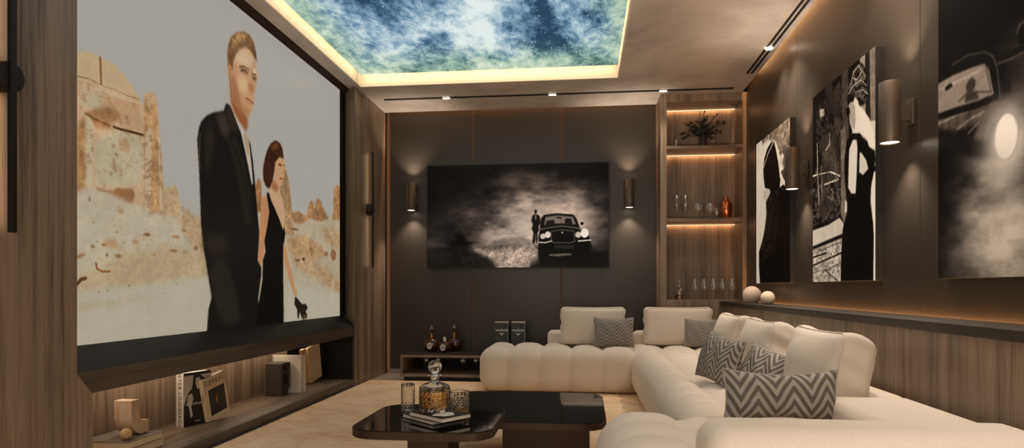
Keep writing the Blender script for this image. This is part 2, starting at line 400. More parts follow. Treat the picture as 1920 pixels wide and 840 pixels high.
def paint(ops, W, H, seed, grade=None):
    rng = np.random.default_rng(seed); S = 1
    X, Y = np.meshgrid((np.arange(W) + 0.5) / W, (np.arange(H) + 0.5) / H)
    asp = W / H; img = np.zeros((H, W, 3)); tex = fbm(H, W, (22 * asp, 22), 4, rng); tex2 = fbm(H, W, (6 * asp, 6), 5, rng); texf = fbm(H, W, (90 * asp, 90), 2, rng, 0.8)
    def comp(m, col, soft, amp):
        m = blur(m, soft)[..., None]; n_ = 1 + amp * 3.2 * ((tex * 0.45 + tex2 * 0.3 + texf * 0.35) - 0.55)[..., None]
        img[:] = img * (1 - m) + np.array(col) * np.clip(n_, 0.1, 1.6) * m
    for o in ops:
        k = o[0]
        if k == 'c':                                       # crevices and stones inside an outline
            q = np.array(o[1], float).reshape(-1, 2) / 2000; m = np.zeros((H, W), bool)
            for (x0, y0), (x1, y1) in zip(q, np.roll(q, -1, 0)):
                if y0 == y1: continue
                m ^= ((Y >= min(y0, y1)) & (Y < max(y0, y1)) & (X < x0 + (Y - y0) * (x1 - x0) / (y1 - y0)))
            n_ = fbm(H, W, (46 * asp, 64), 4, rng, 0.75)
            comp(blur(m.astype(float), 3) * np.clip((o[3] + 0.12 - n_) / 0.09, 0, 1) * 0.45, o[2], 0, 0.2)
        elif k == 'bg': img[:] = np.array(o[1]) * Y[..., None] + np.array(o[2]) * (1 - Y[..., None])
        elif k == 'p':
            q = np.array(o[1], float).reshape(-1, 2) / 2000; m = np.zeros((H, W), bool)
            for (x0, y0), (x1, y1) in zip(q, np.roll(q, -1, 0)):
                if y0 == y1: continue
                m ^= ((Y >= min(y0, y1)) & (Y < max(y0, y1)) & (X < x0 + (Y - y0) * (x1 - x0) / (y1 - y0)))
            comp(m.astype(float), o[2], o[3], o[4])
        elif k == 'l':
            q = np.array(o[1], float).reshape(-1, 2) / 2000; wd = o[2] / 2000 / 2; dmin = np.full((H, W), 9.0)
            for (x0, y0), (x1, y1) in zip(q, q[1:]):
                ax_, ay = (x1 - x0) * asp, y1 - y0; t_ = np.clip(((X - x0) * asp * ax_ + (Y - y0) * ay) / (ax_ * ax_ + ay * ay + 1e-12), 0, 1)
                dmin = np.minimum(dmin, np.hypot((X - x0) * asp - ax_ * t_, Y - y0 - ay * t_))
            comp(np.clip((wd - dmin) * H + 0.5, 0, 1), o[3], o[4] - 1, o[5])
        elif k == 'e':
            x, y, rx, ry = np.array(o[1]) / 2000; m = np.hypot((X - x) / rx, (Y - y) / ry); comp(np.clip((1 - m) * min(rx * W, ry * H) + 0.5, 0, 1), o[2], o[3] - 1, o[4])
        elif k == 'glow':
            x, y, rx, ry = np.array(o[1]) / 2000; m = np.exp(-(((X - x) / rx) ** 2 + ((Y - y) / ry) ** 2)) * o[3]; comp(np.clip(m, 0, 1), o[2], 0, 0.0)
        elif k == 'smoke': img *= np.clip(2.9 * (fbm(H, W, (3 * asp, 6), 6, rng, 0.6) - 0.17), 0.05, 1.45)[..., None]
        elif k == 'spk':
            x0, y0, x1, y1 = np.array(o[1]) / 2000
            for _ in range(o[2]):
                x = x0 + (x1 - x0) * rng.random(); y = y0 + (y1 - y0) * rng.random(); r_ = 0.0006 + 0.0018 * rng.random() ** 3
                m = np.hypot((X - x) * asp / (1.8 * r_), (Y - y) / r_); comp(np.clip(1.5 - m, 0, 0.6), o[3], 0, 0.1)
    return lin(np.clip(img, 0, 255))
def picture(name, W, H, arr, origin, du, dv, mat, parent):
    """a flat print: origin is its lower left corner, du and dv run along its width and height"""
    o_, a, b = np.array(origin), np.array(du), np.array(dv); uu, vv = np.meshgrid((np.arange(W) + 0.5) / W, (np.arange(H) + 0.5) / H)
    uu[:, 0] = 0; uu[:, -1] = 1; vv[0] = 0; vv[-1] = 1
    P = o_ + uu[..., None] * a + vv[..., None] * b; i = np.arange(W * H).reshape(H, W)
    F = np.stack([i[:-1, :-1], i[:-1, 1:], i[1:, 1:], i[1:, :-1]], -1).reshape(-1, 4)
    me = bpy.data.meshes.new(name); me.vertices.add(W * H); me.vertices.foreach_set('co', P.reshape(-1))
    me.loops.add(F.size); me.loops.foreach_set('vertex_index', F.reshape(-1).astype(np.int32))
    me.polygons.add(len(F)); me.polygons.foreach_set('loop_start', np.arange(0, F.size, 4, dtype=np.int32))
    me.update(calc_edges=True); me.validate()
    ca = me.color_attributes.new('art', 'FLOAT_COLOR', 'POINT'); c = np.ones((W * H, 4)); c[:, :3] = arr.reshape(-1, 3); ca.data.foreach_set('color', c.reshape(-1))
    me.materials.append(MATS[mat]); ob = bpy.data.objects.new(name, me); COL.objects.link(ob); ob.parent = parent; ob.location = tuple(-q for q in world_loc(parent))
    return ob

# traced picture outlines, in 1/2000 of each picture's width and height
SCREEN_ART = [
    ('bg',(171,167,160),(174,169,158)),
    ('p',[-60,1143,86,1253,130,1276,179,1280,228,1272,277,1238,312,1199,338,1163,368,1116,368,799,-60,663],(192,166,126),1,0.06),
    ('p',[-60,1060,86,1128,174,1148,336,1154,368,1010,376,537,-60,476],(194,163,124),1,0.14),
    ('p',[95,1096,138,1107,179,1112,174,1039,124,1027,92,1033],(186,168,132),2,0.06),
    ('p',[185,1110,336,1149,351,1009,284,999,243,1008,243,1075,187,1053],(190,152,112),2,0.06),
    ('p',[115,1004,150,1035,195,1067,228,1073,252,1057,243,1018,206,994,225,977,154,954],(158,115,74),2,0.25),
    ('p',[150,887,179,928,243,974,336,983,351,873,336,754,261,721,154,704],(184,170,138),2,0.1),
    ('p',[243,934,275,955,293,919,279,881,247,886],(172,140,100),2,0.15),
    ('p',[115,995,138,981,146,928,142,703,115,685],(190,175,140),1,0.08),
    ('p',[86,928,111,995,115,685,86,644],(170,128,82),2,0.3),
    ('l',[170,1275,172,1224,174,1158],12,(128,88,52),1,0.3),
    ('l',[86,1149,130,1160,174,1153,228,1159,284,1156,336,1164],5,(150,115,75),1,0.4),
    ('l',[95,1115,179,1131,336,1143],5,(200,180,145),1,0.1),
    ('l',[115,1004,144,993,206,984],9,(110,72,38),1,0.5),
    ('l',[223,986,256,986,295,991,356,995],12,(66,42,22),1,0.4),
    ('p',[154,690,185,692,217,690,243,711,275,714,305,721,314,692,302,646,272,645,206,668,158,677],(150,106,66),1,0.12),
    ('p',[356,1173,366,1199,388,1220,409,1219,417,1185,428,1059,441,901,457,625,356,607],(176,136,92),1,0.25),
    ('p',[358,1201,388,1220,409,1219,414,1176,361,1152],(190,158,118),1,0.1),
    ('p',[361,1018,391,1045,388,619,358,613],(188,168,132),1,0.06),
    ('p',[422,1057,430,1033,449,629,433,621],(192,170,134),1,0.1),
    ('p',[449,766,494,772,511,795,528,757,546,624,438,600],(184,156,118),1,0.16),
    ('p',[-60,611,86,660,124,683,195,680,272,658,356,634,460,620,561,621,671,609,739,-65,-60,-88],(184,172,148),3,0.07),
    ('p',[516,619,576,658,688,642,705,430,622,453,561,534],(176,150,114),3,0.2),
    ('p',[86,291,174,341,261,416,516,466,705,436,722,308,433,268,195,241,86,228],(177,156,120),5,0.12),
    ('p',[86,228,331,251,722,308,739,-65,77,-116],(181,172,152),6,0.03),
    ('p',[86,173,261,191,433,202,261,176,86,155],(176,158,125),3,0.08),
    ('p',[170,448,206,464,243,454,265,426,228,433,185,433],(172,135,92),3,0.2),
    ('l',[154,355,158,331,179,320,208,321],10,(120,78,40),1,0.3),
    ('l',[86,264,99,283,115,288],16,(96,62,34),1,0.3),
    ('l',[86,378,111,391],12,(150,105,62),2,0.3),
    ('e',[371,510,17,10],(134,105,74),1,0.2),
    ('e',[243,394,13,10],(143,111,77),1,0.2),
    ('e',[197,396,5,9],(138,107,76),1,0),
    ('e',[142,429,8,7],(143,111,77),1,0),
    ('e',[183,440,8,5],(136,106,75),1,0),
    ('e',[252,604,13,10],(168,135,96),2,0),
    ('e',[502,442,23,9],(148,115,81),1,0.2),
    ('e',[516,517,21,9],(158,125,88),1,0.2),
    ('e',[629,469,13,14],(143,111,78),1,0),
    ('e',[561,557,12,9],(153,121,85),1,0),
    ('e',[317,469,17,11],(170,140,103),2,0),
    ('e',[130,633,4,9],(148,116,81),1,0),
    ('e',[234,862,7,7],(148,118,84),1,0),
    ('e',[232,790,4,7],(148,118,84),1,0),
    ('c',[86,1128,336,1154,368,1010,356,754,284,726,154,699,86,674],(150,108,66),0.3),
    ('c',[356,1189,409,1219,428,1059,457,625,356,607],(120,82,48),0.36),
    ('c',[86,937,115,995,118,686,86,651],(130,90,52),0.4),
    ('c',[86,633,307,645,561,606,688,550,711,430,516,455,261,411,86,291],(186,150,106),0.26),
    ('c',[449,766,528,757,705,614,705,461,576,536,438,600],(150,110,70),0.3),
    ('spk',[115,569,671,185],60,(140,98,58)),
    ('p',[888,616,1056,752,1247,772,1381,804,1479,806,1590,842,2024,873,2024,-253,888,-101],(180,166,140),2,0.08),
    ('p',[1268,1155,1299,1153,1337,1114,1370,998,1398,791,1421,644,1222,619],(178,142,100),1,0.3),
    ('p',[1051,913,1074,978,1101,961,1106,761,1056,738],(160,116,74),1,0.3),
    ('p',[1552,794,1590,918,1623,946,1655,880,1682,962,1709,981,1751,915,1838,833,1723,788],(164,122,82),1,0.3),
    ('p',[1898,834,1913,1104,1952,1150,2024,1149,2024,854],(168,126,84),1,0.3),
    ('p',[1381,796,1467,828,1540,808,1578,781,1503,736,1421,732],(158,116,78),1,0.3),
    ('p',[1342,603,1467,650,1655,623,1808,541,1751,501,1559,471,1381,490],(176,140,98),5,0.3),
    ('p',[1381,458,1559,479,1808,425,2000,293,2000,199,1723,298,1467,387],(178,150,112),6,0.2),
    ('p',[1723,727,1905,775,2000,718,2000,577,1830,606],(180,152,114),5,0.25),
    ('p',[1353,285,2000,199,2000,-250,1299,-156],(182,174,154),6,0.03),
    ('e',[1905,531,39,51],(142,100,66),1,0.3),
    ('e',[1616,538,20,34],(150,106,70),1,0.3),
    ('e',[1522,468,18,12],(90,58,34),1,0),
    ('e',[1456,455,23,12],(120,80,48),1,0),
    ('e',[1772,361,36,18],(165,128,88),1,0.2),
    ('e',[1801,532,29,18],(140,100,66),1,0.2),
    ('e',[1427,685,35,8],(120,82,50),1,0.2),
    ('c',[888,609,1381,796,2000,869,2000,529,1353,480],(186,148,104),0.28),
    ('c',[1342,634,1655,631,2000,577,2000,199,1467,408,1353,480],(170,130,88),0.3),
    ('c',[1268,1155,1337,1114,1398,791,1247,660],(130,92,58),0.38),
    ('c',[1552,794,1623,946,1723,984,1838,833],(116,80,48),0.4),
    ('c',[1898,834,1921,1106,2024,1149,2024,854],(120,84,52),0.4),
    ('spk',[1353,713,2000,151],50,(140,96,60)),
    ('p',[638,1075,648,1144,664,1189,698,1236,739,1269,808,1307,826,1360,849,1364,912,1305,969,1240,1012,1173,1042,981,1069,740,1092,549,1101,335,1074,175,1092,61,1092,-146,691,-89,708,123,729,193,708,307,694,383,678,470,661,607,651,875],(22,18,14),1,0.1),
    ('p',[684,1158,725,1198,753,1122,732,990,698,888,684,1006],(36,29,23),5,0.1),
    ('p',[753,1266,811,1303,857,1224,841,1147,789,1166],(52,43,34),4,0.08),
    ('p',[826,1341,849,1351,920,1248,888,1210,849,1221],(40,33,27),2,0.05),
    ('p',[841,1147,888,1186,961,1060,1003,867,1029,664,969,654,920,881],(34,28,22),3,0.05),
    ('p',[671,548,811,566,849,473,739,433,684,459],(40,33,27),8,0.1),
    ('p',[711,369,811,438,888,246,936,44,811,15,739,184],(38,32,26),6,0.1),
    ('l',[841,1186,912,1072,969,910,1003,729,1025,541],7,(12,9,7),1,0),
    ('l',[655,1116,651,965,655,912],6,(88,72,52),1,0),
    ('p',[849,1377,872,1368,936,1295,969,1240,982,1238,999,1182,1007,1127,1025,1017,1034,926,1020,919,1003,987,973,1098,936,1221,892,1297],(190,180,166),1,0.04),
    ('p',[952,1227,978,1243,995,1181,999,1106,982,1101],(176,150,118),1,0.05),
    ('p',[1012,1138,1029,1081,1051,843,1074,635,1056,633,1034,908],(18,14,11),1,0),
    ('p',[853,1581,860,1643,880,1694,912,1738,961,1783,1003,1790,1042,1764,1060,1697,1069,1659,1060,1612,1056,1568,1042,1512,1038,1461,1016,1389,995,1346,986,1301,978,1257,928,1292,880,1345,860,1389,853,1483],(192,146,104),1,0.05),
    ('p',[853,1548,888,1566,920,1489,936,1402,978,1352,986,1301,978,1257,928,1292,880,1345,860,1389],(160,108,70),5,0.06),
    ('p',[888,1678,928,1737,969,1771,1012,1775,1038,1720,1003,1673,936,1651,896,1643],(208,178,138),4,0.03),
    ('p',[912,1572,969,1594,995,1559,982,1505,936,1483,908,1516],(210,172,128),5,0.02),
    ('p',[1029,1687,1060,1689,1065,1650,1038,1643],(212,184,146),2,0.02),
    ('p',[860,1395,880,1391,928,1359,978,1339,986,1301,978,1250,928,1285,880,1338],(146,86,50),3,0.06),
    ('e',[957,1628,33,17],(140,98,70),3,0),
    ('e',[1042,1624,18,21],(136,94,66),3,0),
    ('l',[924,1635,957,1655,995,1652],10,(126,84,54),1,0),
    ('l',[1025,1643,1056,1652],10,(126,84,54),1,0),
    ('l',[936,1614,961,1634,986,1630],7,(70,48,36),1,0),
    ('l',[1029,1614,1051,1622],7,(70,48,36),1,0),
    ('p',[1003,1597,1020,1585,1042,1547,1029,1523,1003,1518,990,1536],(170,112,72),3,0),
    ('l',[1003,1604,1012,1567],7,(214,180,138),1,0),
    ('l',[973,1460,999,1461,1034,1452],10,(120,66,46),1,0),
    ('l',[978,1441,1007,1437],10,(178,112,82),1,0),
    ('p',[952,1403,1003,1397,995,1353,961,1359],(178,124,82),4,0),
    ('p',[838,1592,834,1674,845,1739,868,1795,908,1842,957,1876,1003,1884,1038,1859,1056,1800,1065,1734,1038,1762,1012,1785,969,1785,928,1747,896,1696,880,1647,872,1591,860,1545,849,1514,841,1549],(128,88,52),1,0.35),
    ('p',[864,1763,896,1822,952,1866,995,1868,952,1822,912,1778,880,1720],(166,124,76),3,0.4),
    ('l',[888,1797,920,1769],7,(110,74,42),1,0.4),
    ('l',[936,1846,961,1793],7,(110,74,42),1,0.4),
    ('l',[986,1863,1012,1809],7,(104,70,40),1,0.4),
    ('l',[864,1737,880,1680],6,(104,70,40),1,0.4),
    ('e',[853,1568,15,42],(186,134,94),1,0),
    ('l',[849,1592,857,1557,849,1527],7,(140,92,60),1,0),
    ('l',[853,1509,860,1454,864,1410],10,(132,90,56),1,0),
    ('p',[1101,846,1139,876,1168,875,1187,798,1168,667,1139,572,1125,462,1097,389,1069,430,1083,601],(188,134,92),1,0.05),
    ('p',[1197,992,1258,978,1278,930,1305,875,1321,786,1315,661,1247,727,1177,833,1158,895],(198,160,120),1,0.04),
    ('p',[1207,1114,1247,1163,1305,1181,1321,1148,1315,1085,1305,1020,1284,977,1252,954,1217,983],(196,152,110),1,0.04),
    ('p',[1207,1002,1258,963,1247,915,1187,938],(164,106,66),2,0.03),
    ('e',[1273,1122,16,8],(96,56,36),1,0),
    ('e',[1310,1129,5,8],(96,56,36),1,0),
    ('l',[1273,1027,1299,1027],11,(150,62,46),1,0),
    ('e',[1299,1073,6,7],(160,108,72),1,0),
    ('p',[1115,1043,1129,1112,1148,1176,1182,1239,1227,1280,1273,1278,1299,1241,1310,1175,1268,1177,1227,1127,1217,1057,1202,986,1172,927,1144,935,1120,973],(62,32,19),1,0.3),
    ('p',[1177,1208,1227,1265,1268,1253,1207,1195],(112,66,36),3,0.2),
    ('p',[1148,893,1168,901,1187,857,1217,812,1268,731,1305,660,1315,692,1326,640,1310,561,1305,476,1305,323,1310,-8,1056,-7,1074,122,1111,300,1115,433,1139,492,1129,564,1153,664,1172,766],(12,10,8),1,0.1),
    ('p',[1305,568,1326,547,1359,449,1392,356,1421,262,1450,222,1444,174,1415,198,1376,285,1332,393,1305,476],(188,138,94),1,0.04),
    ('p',[1427,182,1456,165,1503,123,1552,121,1571,91,1546,64,1565,38,1559,9,1509,4,1479,67,1467,12,1456,16,1450,85,1421,126],(34,27,18),1,0.2),
    ('e',[1540,23,25,16],(84,70,46),1,0.1),
]
TV_ART = [
    ('bg',(5,4,3),(5,4,3)),
    ('glow',[1242,860,536,642],(225,198,178),1.0),
    ('glow',[1036,677,353,374],(232,208,190),1.0),
    ('glow',[1465,979,359,392],(195,168,148),0.75),
    ('glow',[769,640,591,417],(120,102,90),0.5),
    ('glow',[289,416,480,232],(84,73,64),0.5),
    ('glow',[650,1164,416,471],(70,58,50),0.4),
    ('glow',[1418,1610,463,228],(80,64,54),0.5),
    ('glow',[1095,1621,294,249],(70,58,49),0.4),
    ('smoke',),
    ('glow',[1095,790,212,312],(226,202,182),0.75),
    ('glow',[1360,1095,291,228],(205,178,158),0.6),
    ('glow',[1778,880,126,267],(150,128,112),0.5),
    ('p',[4,-34,4,357,229,396,590,402,948,429,1231,446,1301,269,2019,312,2019,-46],(10,8,7),3,0.2),
    ('p',[470,372,829,409,1219,446,1254,238,1184,94,1095,-9,799,-7,710,118,530,246],(176,154,136),8,0.6),
    ('p',[4,399,470,372,740,139,769,-18,4,-34],(22,19,16),6,0.8),
    ('p',[1266,942,1301,1014,1447,1042,1616,1017,1656,934,1697,727,1755,685,1801,541,1818,397,1801,233,1789,151,1784,69,1708,69,1685,172,1395,175,1348,41,1260,42,1237,238,1237,580,1254,715],(7,6,5),1,0.1),
    ('p',[1319,972,1447,1000,1616,966,1651,821,1476,845,1301,817],(118,104,92),1,0.1),
    ('p',[1330,899,1406,919,1424,825,1319,817],(16,13,11),1,0),
    ('p',[1534,937,1598,935,1610,822,1529,834],(14,12,10),1,0),
    ('l',[1447,959,1488,948],31,(16,13,11),1,0),
    ('l',[1266,735,1389,774,1488,793,1651,759,1720,706],21,(92,80,70),1,0.1),
    ('l',[1383,692,1488,721,1627,698,1639,502,1593,472,1406,474,1377,526,1383,692],15,(88,76,66),1,0.1),
    ('p',[1395,671,1488,700,1616,677,1622,513,1418,495],(4,3,3),1,0),
    ('e',[1500,669,8,16],(200,180,160),1,0),
    ('e',[1289,600,30,52],(196,180,164),1,0.1),
    ('e',[1342,630,32,62],(212,196,180),1,0.1),
    ('e',[1674,625,32,57],(200,184,166),1,0.1),
    ('e',[1743,655,43,87],(232,220,206),1,0.05),
    ('l',[1237,487,1313,476,1383,506],21,(200,184,168),1,0.2),
    ('l',[1674,502,1743,511,1807,520],23,(215,200,184),1,0.2),
    ('p',[1418,433,1627,430,1627,358,1418,361],(34,29,25),1,0.3),
    ('p',[1354,258,1604,266,1604,235,1476,215,1360,217],(96,84,74),1,0.4),
    ('e',[1714,840,18,31],(8,6,5),1,0),
    ('e',[1210,1078,15,42],(14,11,9),1,0),
    ('p',[1195,1027,1231,1026,1254,984,1266,859,1242,798,1248,715,1231,674,1231,466,1213,467,1207,653,1201,467,1172,457,1184,674,1166,747,1178,840,1160,903,1172,996],(13,10,8),1,0.1),
    ('l',[1210,1006,1210,933],17,(150,132,116),1,0),
]
PRINT_A = [
    ('bg',(214,202,184),(206,196,182)),
    ('p',[-314,2614,2238,2073,2238,1130,1702,1392,1261,1832,781,1936,259,1929,-314,1905],(108,95,82),5,0.9),
    ('p',[-314,2126,367,2008,508,1703,367,1351,222,991,148,694,-117,90,-314,92],(220,208,190),4,0.1),
    ('p',[473,1590,543,1713,714,1817,946,1865,1137,1860,1261,1715,1382,1545,1442,1414,1501,1318,1471,1207,1645,1226,1923,1154,2238,1067,2238,-28,259,-20,185,237,185,449,403,589,578,740,681,951,647,1100,781,1187,913,1244,578,1312,508,1445],(6,5,4),1,0),
    ('l',[473,1590,781,1749,1137,1860],18,(200,188,172),1,0.1),
    ('p',[543,1286,815,1270,946,1212,781,1144,578,1121,473,1176],(190,176,160),1,0.2),
    ('p',[1382,1600,1617,1624,1702,1577,1471,1451],(196,182,166),1,0.1),
    ('p',[1530,1402,1814,1429,2083,1276,2083,1186,1702,1273],(60,52,44),1,0.3),
    ('l',[1471,1356,1559,1277,1645,1240],21,(190,176,160),1,0),
    ('l',[946,1141,714,948,508,671,367,456],14,(70,61,52),1,0.3),
    ('l',[1168,1048,913,860,714,586],14,(48,42,36),2,0.3),
    ('c',[781,1230,1702,1193,1106,424,222,236],(70,61,52),0.34),
]
PRINT_B = [
    ('bg',(9,7,6),(9,7,6)),
    ('c',[129,1877,992,1902,1245,2044,1277,635,435,597,129,848],(120,107,94),0.4),
    ('c',[0,1209,992,1177,1044,655,0,601],(170,156,140),0.36),
    ('p',[435,2088,723,2072,759,1691,533,1710],(46,40,35),2,0.6),
    ('p',[759,1904,992,1954,1026,1378,796,1365],(58,50,43),3,0.8),
    ('p',[1044,2044,1245,2054,1277,1035,1078,959],(70,61,52),3,0.5),
    ('p',[335,1526,992,1514,1009,1020,376,1019],(54,47,40),4,0.9),
    ('p',[254,1822,435,1790,455,1720,295,1718],(190,176,160),1,0.5),
    ('p',[1009,1459,1162,1482,1212,993,1179,593,1026,656],(110,98,86),2,0.4),
    ('l',[171,1470,192,1126,254,768],13,(196,184,168),1,0.5),
    ('l',[335,1208,376,629],13,(160,146,130),1,0.8),
    ('l',[0,1151,648,1110,992,1022],16,(180,166,150),1,0.9),
    ('l',[629,1501,648,1390,494,1350],12,(186,172,156),1,0.4),
    ('l',[455,1003,939,997],18,(170,156,140),1,0.9),
    ('l',[832,1148,974,765],11,(120,106,92),1,0.8),
    ('e',[416,792,175,144],(50,43,37),3,0.9),
    ('p',[0,560,572,576,974,619,1112,547,1078,457,0,386],(202,190,174),1,0.05),
    ('p',[1009,658,1212,741,1179,998,1245,989,1310,632,1112,547],(112,100,88),1,0.2),
    ('p',[0,351,1061,417,1026,-35,0,-31],(190,178,162),1,0.25),
    ('l',[0,369,1061,443],13,(16,13,11),1,0.2),
    ('l',[0,305,1061,386],6,(40,34,29),1,0.5),
    ('l',[0,265,533,295],17,(20,17,14),1,0.6),
    ('l',[0,178,1044,274],19,(36,31,27),1,1.0),
    ('l',[335,91,1026,182],10,(60,52,46),1,0.8),
    ('l',[435,128,939,-3],12,(44,38,33),1,0.9),
    ('l',[0,97,533,126,723,20],7,(50,44,38),1,0.6),
    ('c',[0,351,1061,417,1026,-35,0,-31],(30,26,22),0.36),
    ('p',[1589,2050,1736,2034,1765,1109,1649,1080],(150,136,122),1,0.3),
    ('p',[1765,2049,1836,2048,1864,1396,1794,1409],(30,26,22),1,0),
    ('p',[1850,2016,2001,2029,2001,1346,1878,1370],(122,110,98),1,0.3),
    ('p',[1765,1401,2001,1364,2001,982,1878,953],(206,194,178),1,0.05),
    ('p',[1850,910,2001,936,2001,-20,1947,-20,1960,392,1878,629],(222,210,194),1,0.03),
    ('p',[1277,1610,1405,1657,1498,1744,1559,1595,1678,1527,1850,1412,1960,1262,2001,1141,1878,1157,1736,1265,1559,1339,1436,1297,1373,1121,1277,1085,1294,1257,1373,1387,1310,1469],(222,210,194),1,0.04),
    ('p',[1245,1662,1358,1668,1452,1598,1467,1473,1436,1381,1358,1440,1294,1472,1277,1545],(170,156,142),1,0.1),
    ('p',[1212,1699,1245,1792,1342,1870,1405,1953,1529,1989,1649,1948,1765,1861,1808,1757,1822,1637,1765,1570,1649,1566,1529,1640,1436,1700,1342,1691,1245,1642],(14,11,9),1,0),
    ('c',[1245,1792,1405,1953,1649,1948,1808,1757,1765,1570,1436,1700],(190,176,160),0.44),
    ('l',[1261,1759,1405,1805,1619,1803,1765,1720],9,(190,176,160),1,0.5),
    ('l',[1310,1827,1405,1928,1559,1952,1649,1867,1498,1832,1373,1882],8,(206,192,176),1,0.4),
    ('l',[1529,1718,1678,1703,1808,1635],6,(196,182,166),1,0.3),
    ('l',[1649,1900,1736,1798,1649,1757],8,(160,146,132),1,0.4),
    ('l',[1452,1667,1589,1675],6,(150,136,122),1,0.3),
    ('p',[1179,1635,1277,1635,1310,1578,1245,1531,1195,1581],(10,8,7),1,0),
    ('p',[1129,1157,1212,1336,1373,1368,1559,1334,1736,1246,1850,1161,1988,1111,2001,1027,1947,898,1892,812,1878,684,1947,485,1960,347,1947,210,1933,-20,1009,-14,1026,244,1078,498,1212,650,1195,793,1145,951],(7,6,5),1,0),
    ('p',[1277,1235,1389,1306,1498,1287,1529,1194,1498,956,1467,799,1342,813,1245,879,1261,1087],(218,206,190),1,0.03),
    ('p',[1529,1146,1619,1156,1765,1062,1822,979,1678,942,1544,989],(206,194,178),1,0.05),
    ('p',[1529,1282,1589,1271,1559,794,1498,796],(8,7,6),1,0),
    ('p',[1145,773,1212,751,1212,660,1129,648],(206,194,178),1,0.05),
]
PRINT_C = [
    ('bg',(8,6,5),(8,6,5)),
    ('glow',[963,659,330,252],(190,176,160),0.95),
    ('glow',[865,384,538,353],(176,162,146),0.85),
    ('glow',[995,91,613,313],(140,128,114),0.75),
    ('glow',[1403,912,524,403],(70,60,52),0.5),
    ('glow',[995,1343,354,156],(52,44,38),0.4),
    ('smoke',),
    ('p',[-1,1077,310,1054,656,1053,851,1061,963,1049,1088,979,1131,848,1057,707,865,705,656,736,350,816,-1,976],(16,13,11),4,0.2),
    ('p',[-1,1155,269,1133,583,1109,838,1073,878,1049,783,1004,656,976,446,982,269,987,-1,1058],(74,64,55),3,0.5),
    ('l',[-1,1088,310,1089,627,1076,851,1061],11,(158,144,130),2,0.3),
    ('l',[310,993,507,1025,692,1029],8,(170,156,140),2,0.3),
    ('l',[469,936,642,986,741,1019],10,(120,108,96),2,0.3),
    ('p',[-1,1395,269,1420,523,1433,713,1401,811,1348,878,1247,904,1056,838,1057,583,1068,-1,1118],(12,10,8),1,0.1),
    ('l',[227,1441,469,1444,699,1402,811,1342,865,1250,898,1063],6,(110,98,86),2,0.2),
    ('p',[-1,1369,227,1369,507,1351,699,1329,755,1278,817,1113,583,1119,269,1144,-1,1159],(128,115,103),1,0.12),
    ('l',[-1,1320,350,1310,692,1301],9,(170,156,142),2,0.3),
    ('e',[507,1238,68,45],(50,43,37),2,0.1),
    ('l',[334,1173,446,1197,620,1171,783,1134],7,(14,12,10),2,0.1),
    ('p',[446,1211,583,1187,627,1123,414,1148],(48,42,36),2,0.2),
    ('p',[106,1318,218,1324,235,1295,124,1288],(12,10,8),1,0),
    ('l',[713,1315,783,1134],6,(20,17,14),2,0),
    ('p',[930,1164,1026,1153,1033,1077,943,1085],(10,8,7),1,0),
    ('p',[851,1299,930,1316,1057,1319,1208,1313,1237,1269,1057,1269,904,1272],(18,15,13),1,0.2),
    ('l',[865,1283,1057,1269,1208,1271],6,(120,106,94),2,0.4),
    ('e',[1208,1373,102,66],(12,10,8),1,0.1),
    ('l',[1094,1401,1131,1439,1202,1441],6,(130,116,102),2,0.3),
    ('p',[878,1023,995,1030,1107,981,1094,931,963,967],(84,74,64),3,0.2),
    ('p',[545,882,656,1020,797,1066,995,1048,1082,995,1119,926,969,966,797,936,727,850],(72,63,55),3,0.2),
    ('e',[969,828,150,144],(60,52,45),1,0.1),
    ('e',[969,828,131,132],(222,210,196),2,0.05),
    ('glow',[917,379,365,286],(176,162,146),0.45),
    ('glow',[956,833,246,183],(246,234,220),0.85),
    ('glow',[930,663,248,190],(190,176,160),0.5),
]

# ================================================================== THE ROOM
struct(MB().box(-2.75, 1.75, -0.95, 6.9, -0.12, 0.0).build('floor', 'floor_tile'))
c = MB()                                                      # dropped ceiling round the tray, with light slots along the right and back walls
c.box(-2.2, -2.07, -0.90, 5.79, 2.8, 2.83); c.box(-2.6, -2.2, -0.9, 2.48, 2.8, 2.83); c.box(-2.6, -2.2, 5.76, 5.79, 2.8, 2.83)
c.box(-2.6, 1.515, 5.79, 6.675, 2.8, 2.83); c.box(0.308, 1.515, -0.90, 5.79, 2.8, 2.83); c.box(-2.07, 0.308, -0.90, 0.5, 2.8, 2.83)
c.box(-2.7, 1.75, -0.95, 6.9, 2.985, 3.08)
ceil = struct(c.build('ceiling', 'ceiling_plaster', smooth=False))
f = MB()
f.box(-2.067, 0.305, 5.786, 5.80, 2.799, 2.935); f.box(-2.067, 0.305, 0.49, 0.504, 2.799, 2.935); f.box(-2.08, -2.066, 0.49, 5.80, 2.799, 2.935); f.box(0.304, 0.318, 0.49, 5.80, 2.799, 2.935)
f.build('cove_fascia', 'cove_paint', ceil, smooth=False)
struct(MB().box(-2.75, -2.62, -0.95, 6.9, 0, 3.0).build('wall_left', 'black_lacquer'))
wb = struct(MB().box(-2.62, 1.75, 6.74, 6.86, 0, 3.0).build('wall_back', 'black_lacquer'))
for x0, x1 in ((-2.075, -1.185), (-1.161, -0.24), (-0.216, 0.745)):
    MB().box(x0, x1, 6.72, 6.745, 0.05, 2.95, 0.002).build('panel', 'panel_lacquer', wb)
for x in (-1.173, -0.228):
    MB().box(x - 0.012, x + 0.012, 6.727, 6.745, 0.05, 2.95).build('inlay_strip', 'bronze_inlay', wb)['label'] = 'narrow bronze inlay strip'
MB().box(-2.112, -2.080, 6.728, 6.741, 0.0, 2.95).build('light_strip', 'led_amber', wb)['label'] = 'dim amber light strip in the corner reveal'
struct(MB().box(-2.075, 0.745, 6.712, 6.74, 0.0, 0.05).build('baseboard_back', 'floor_tile'))
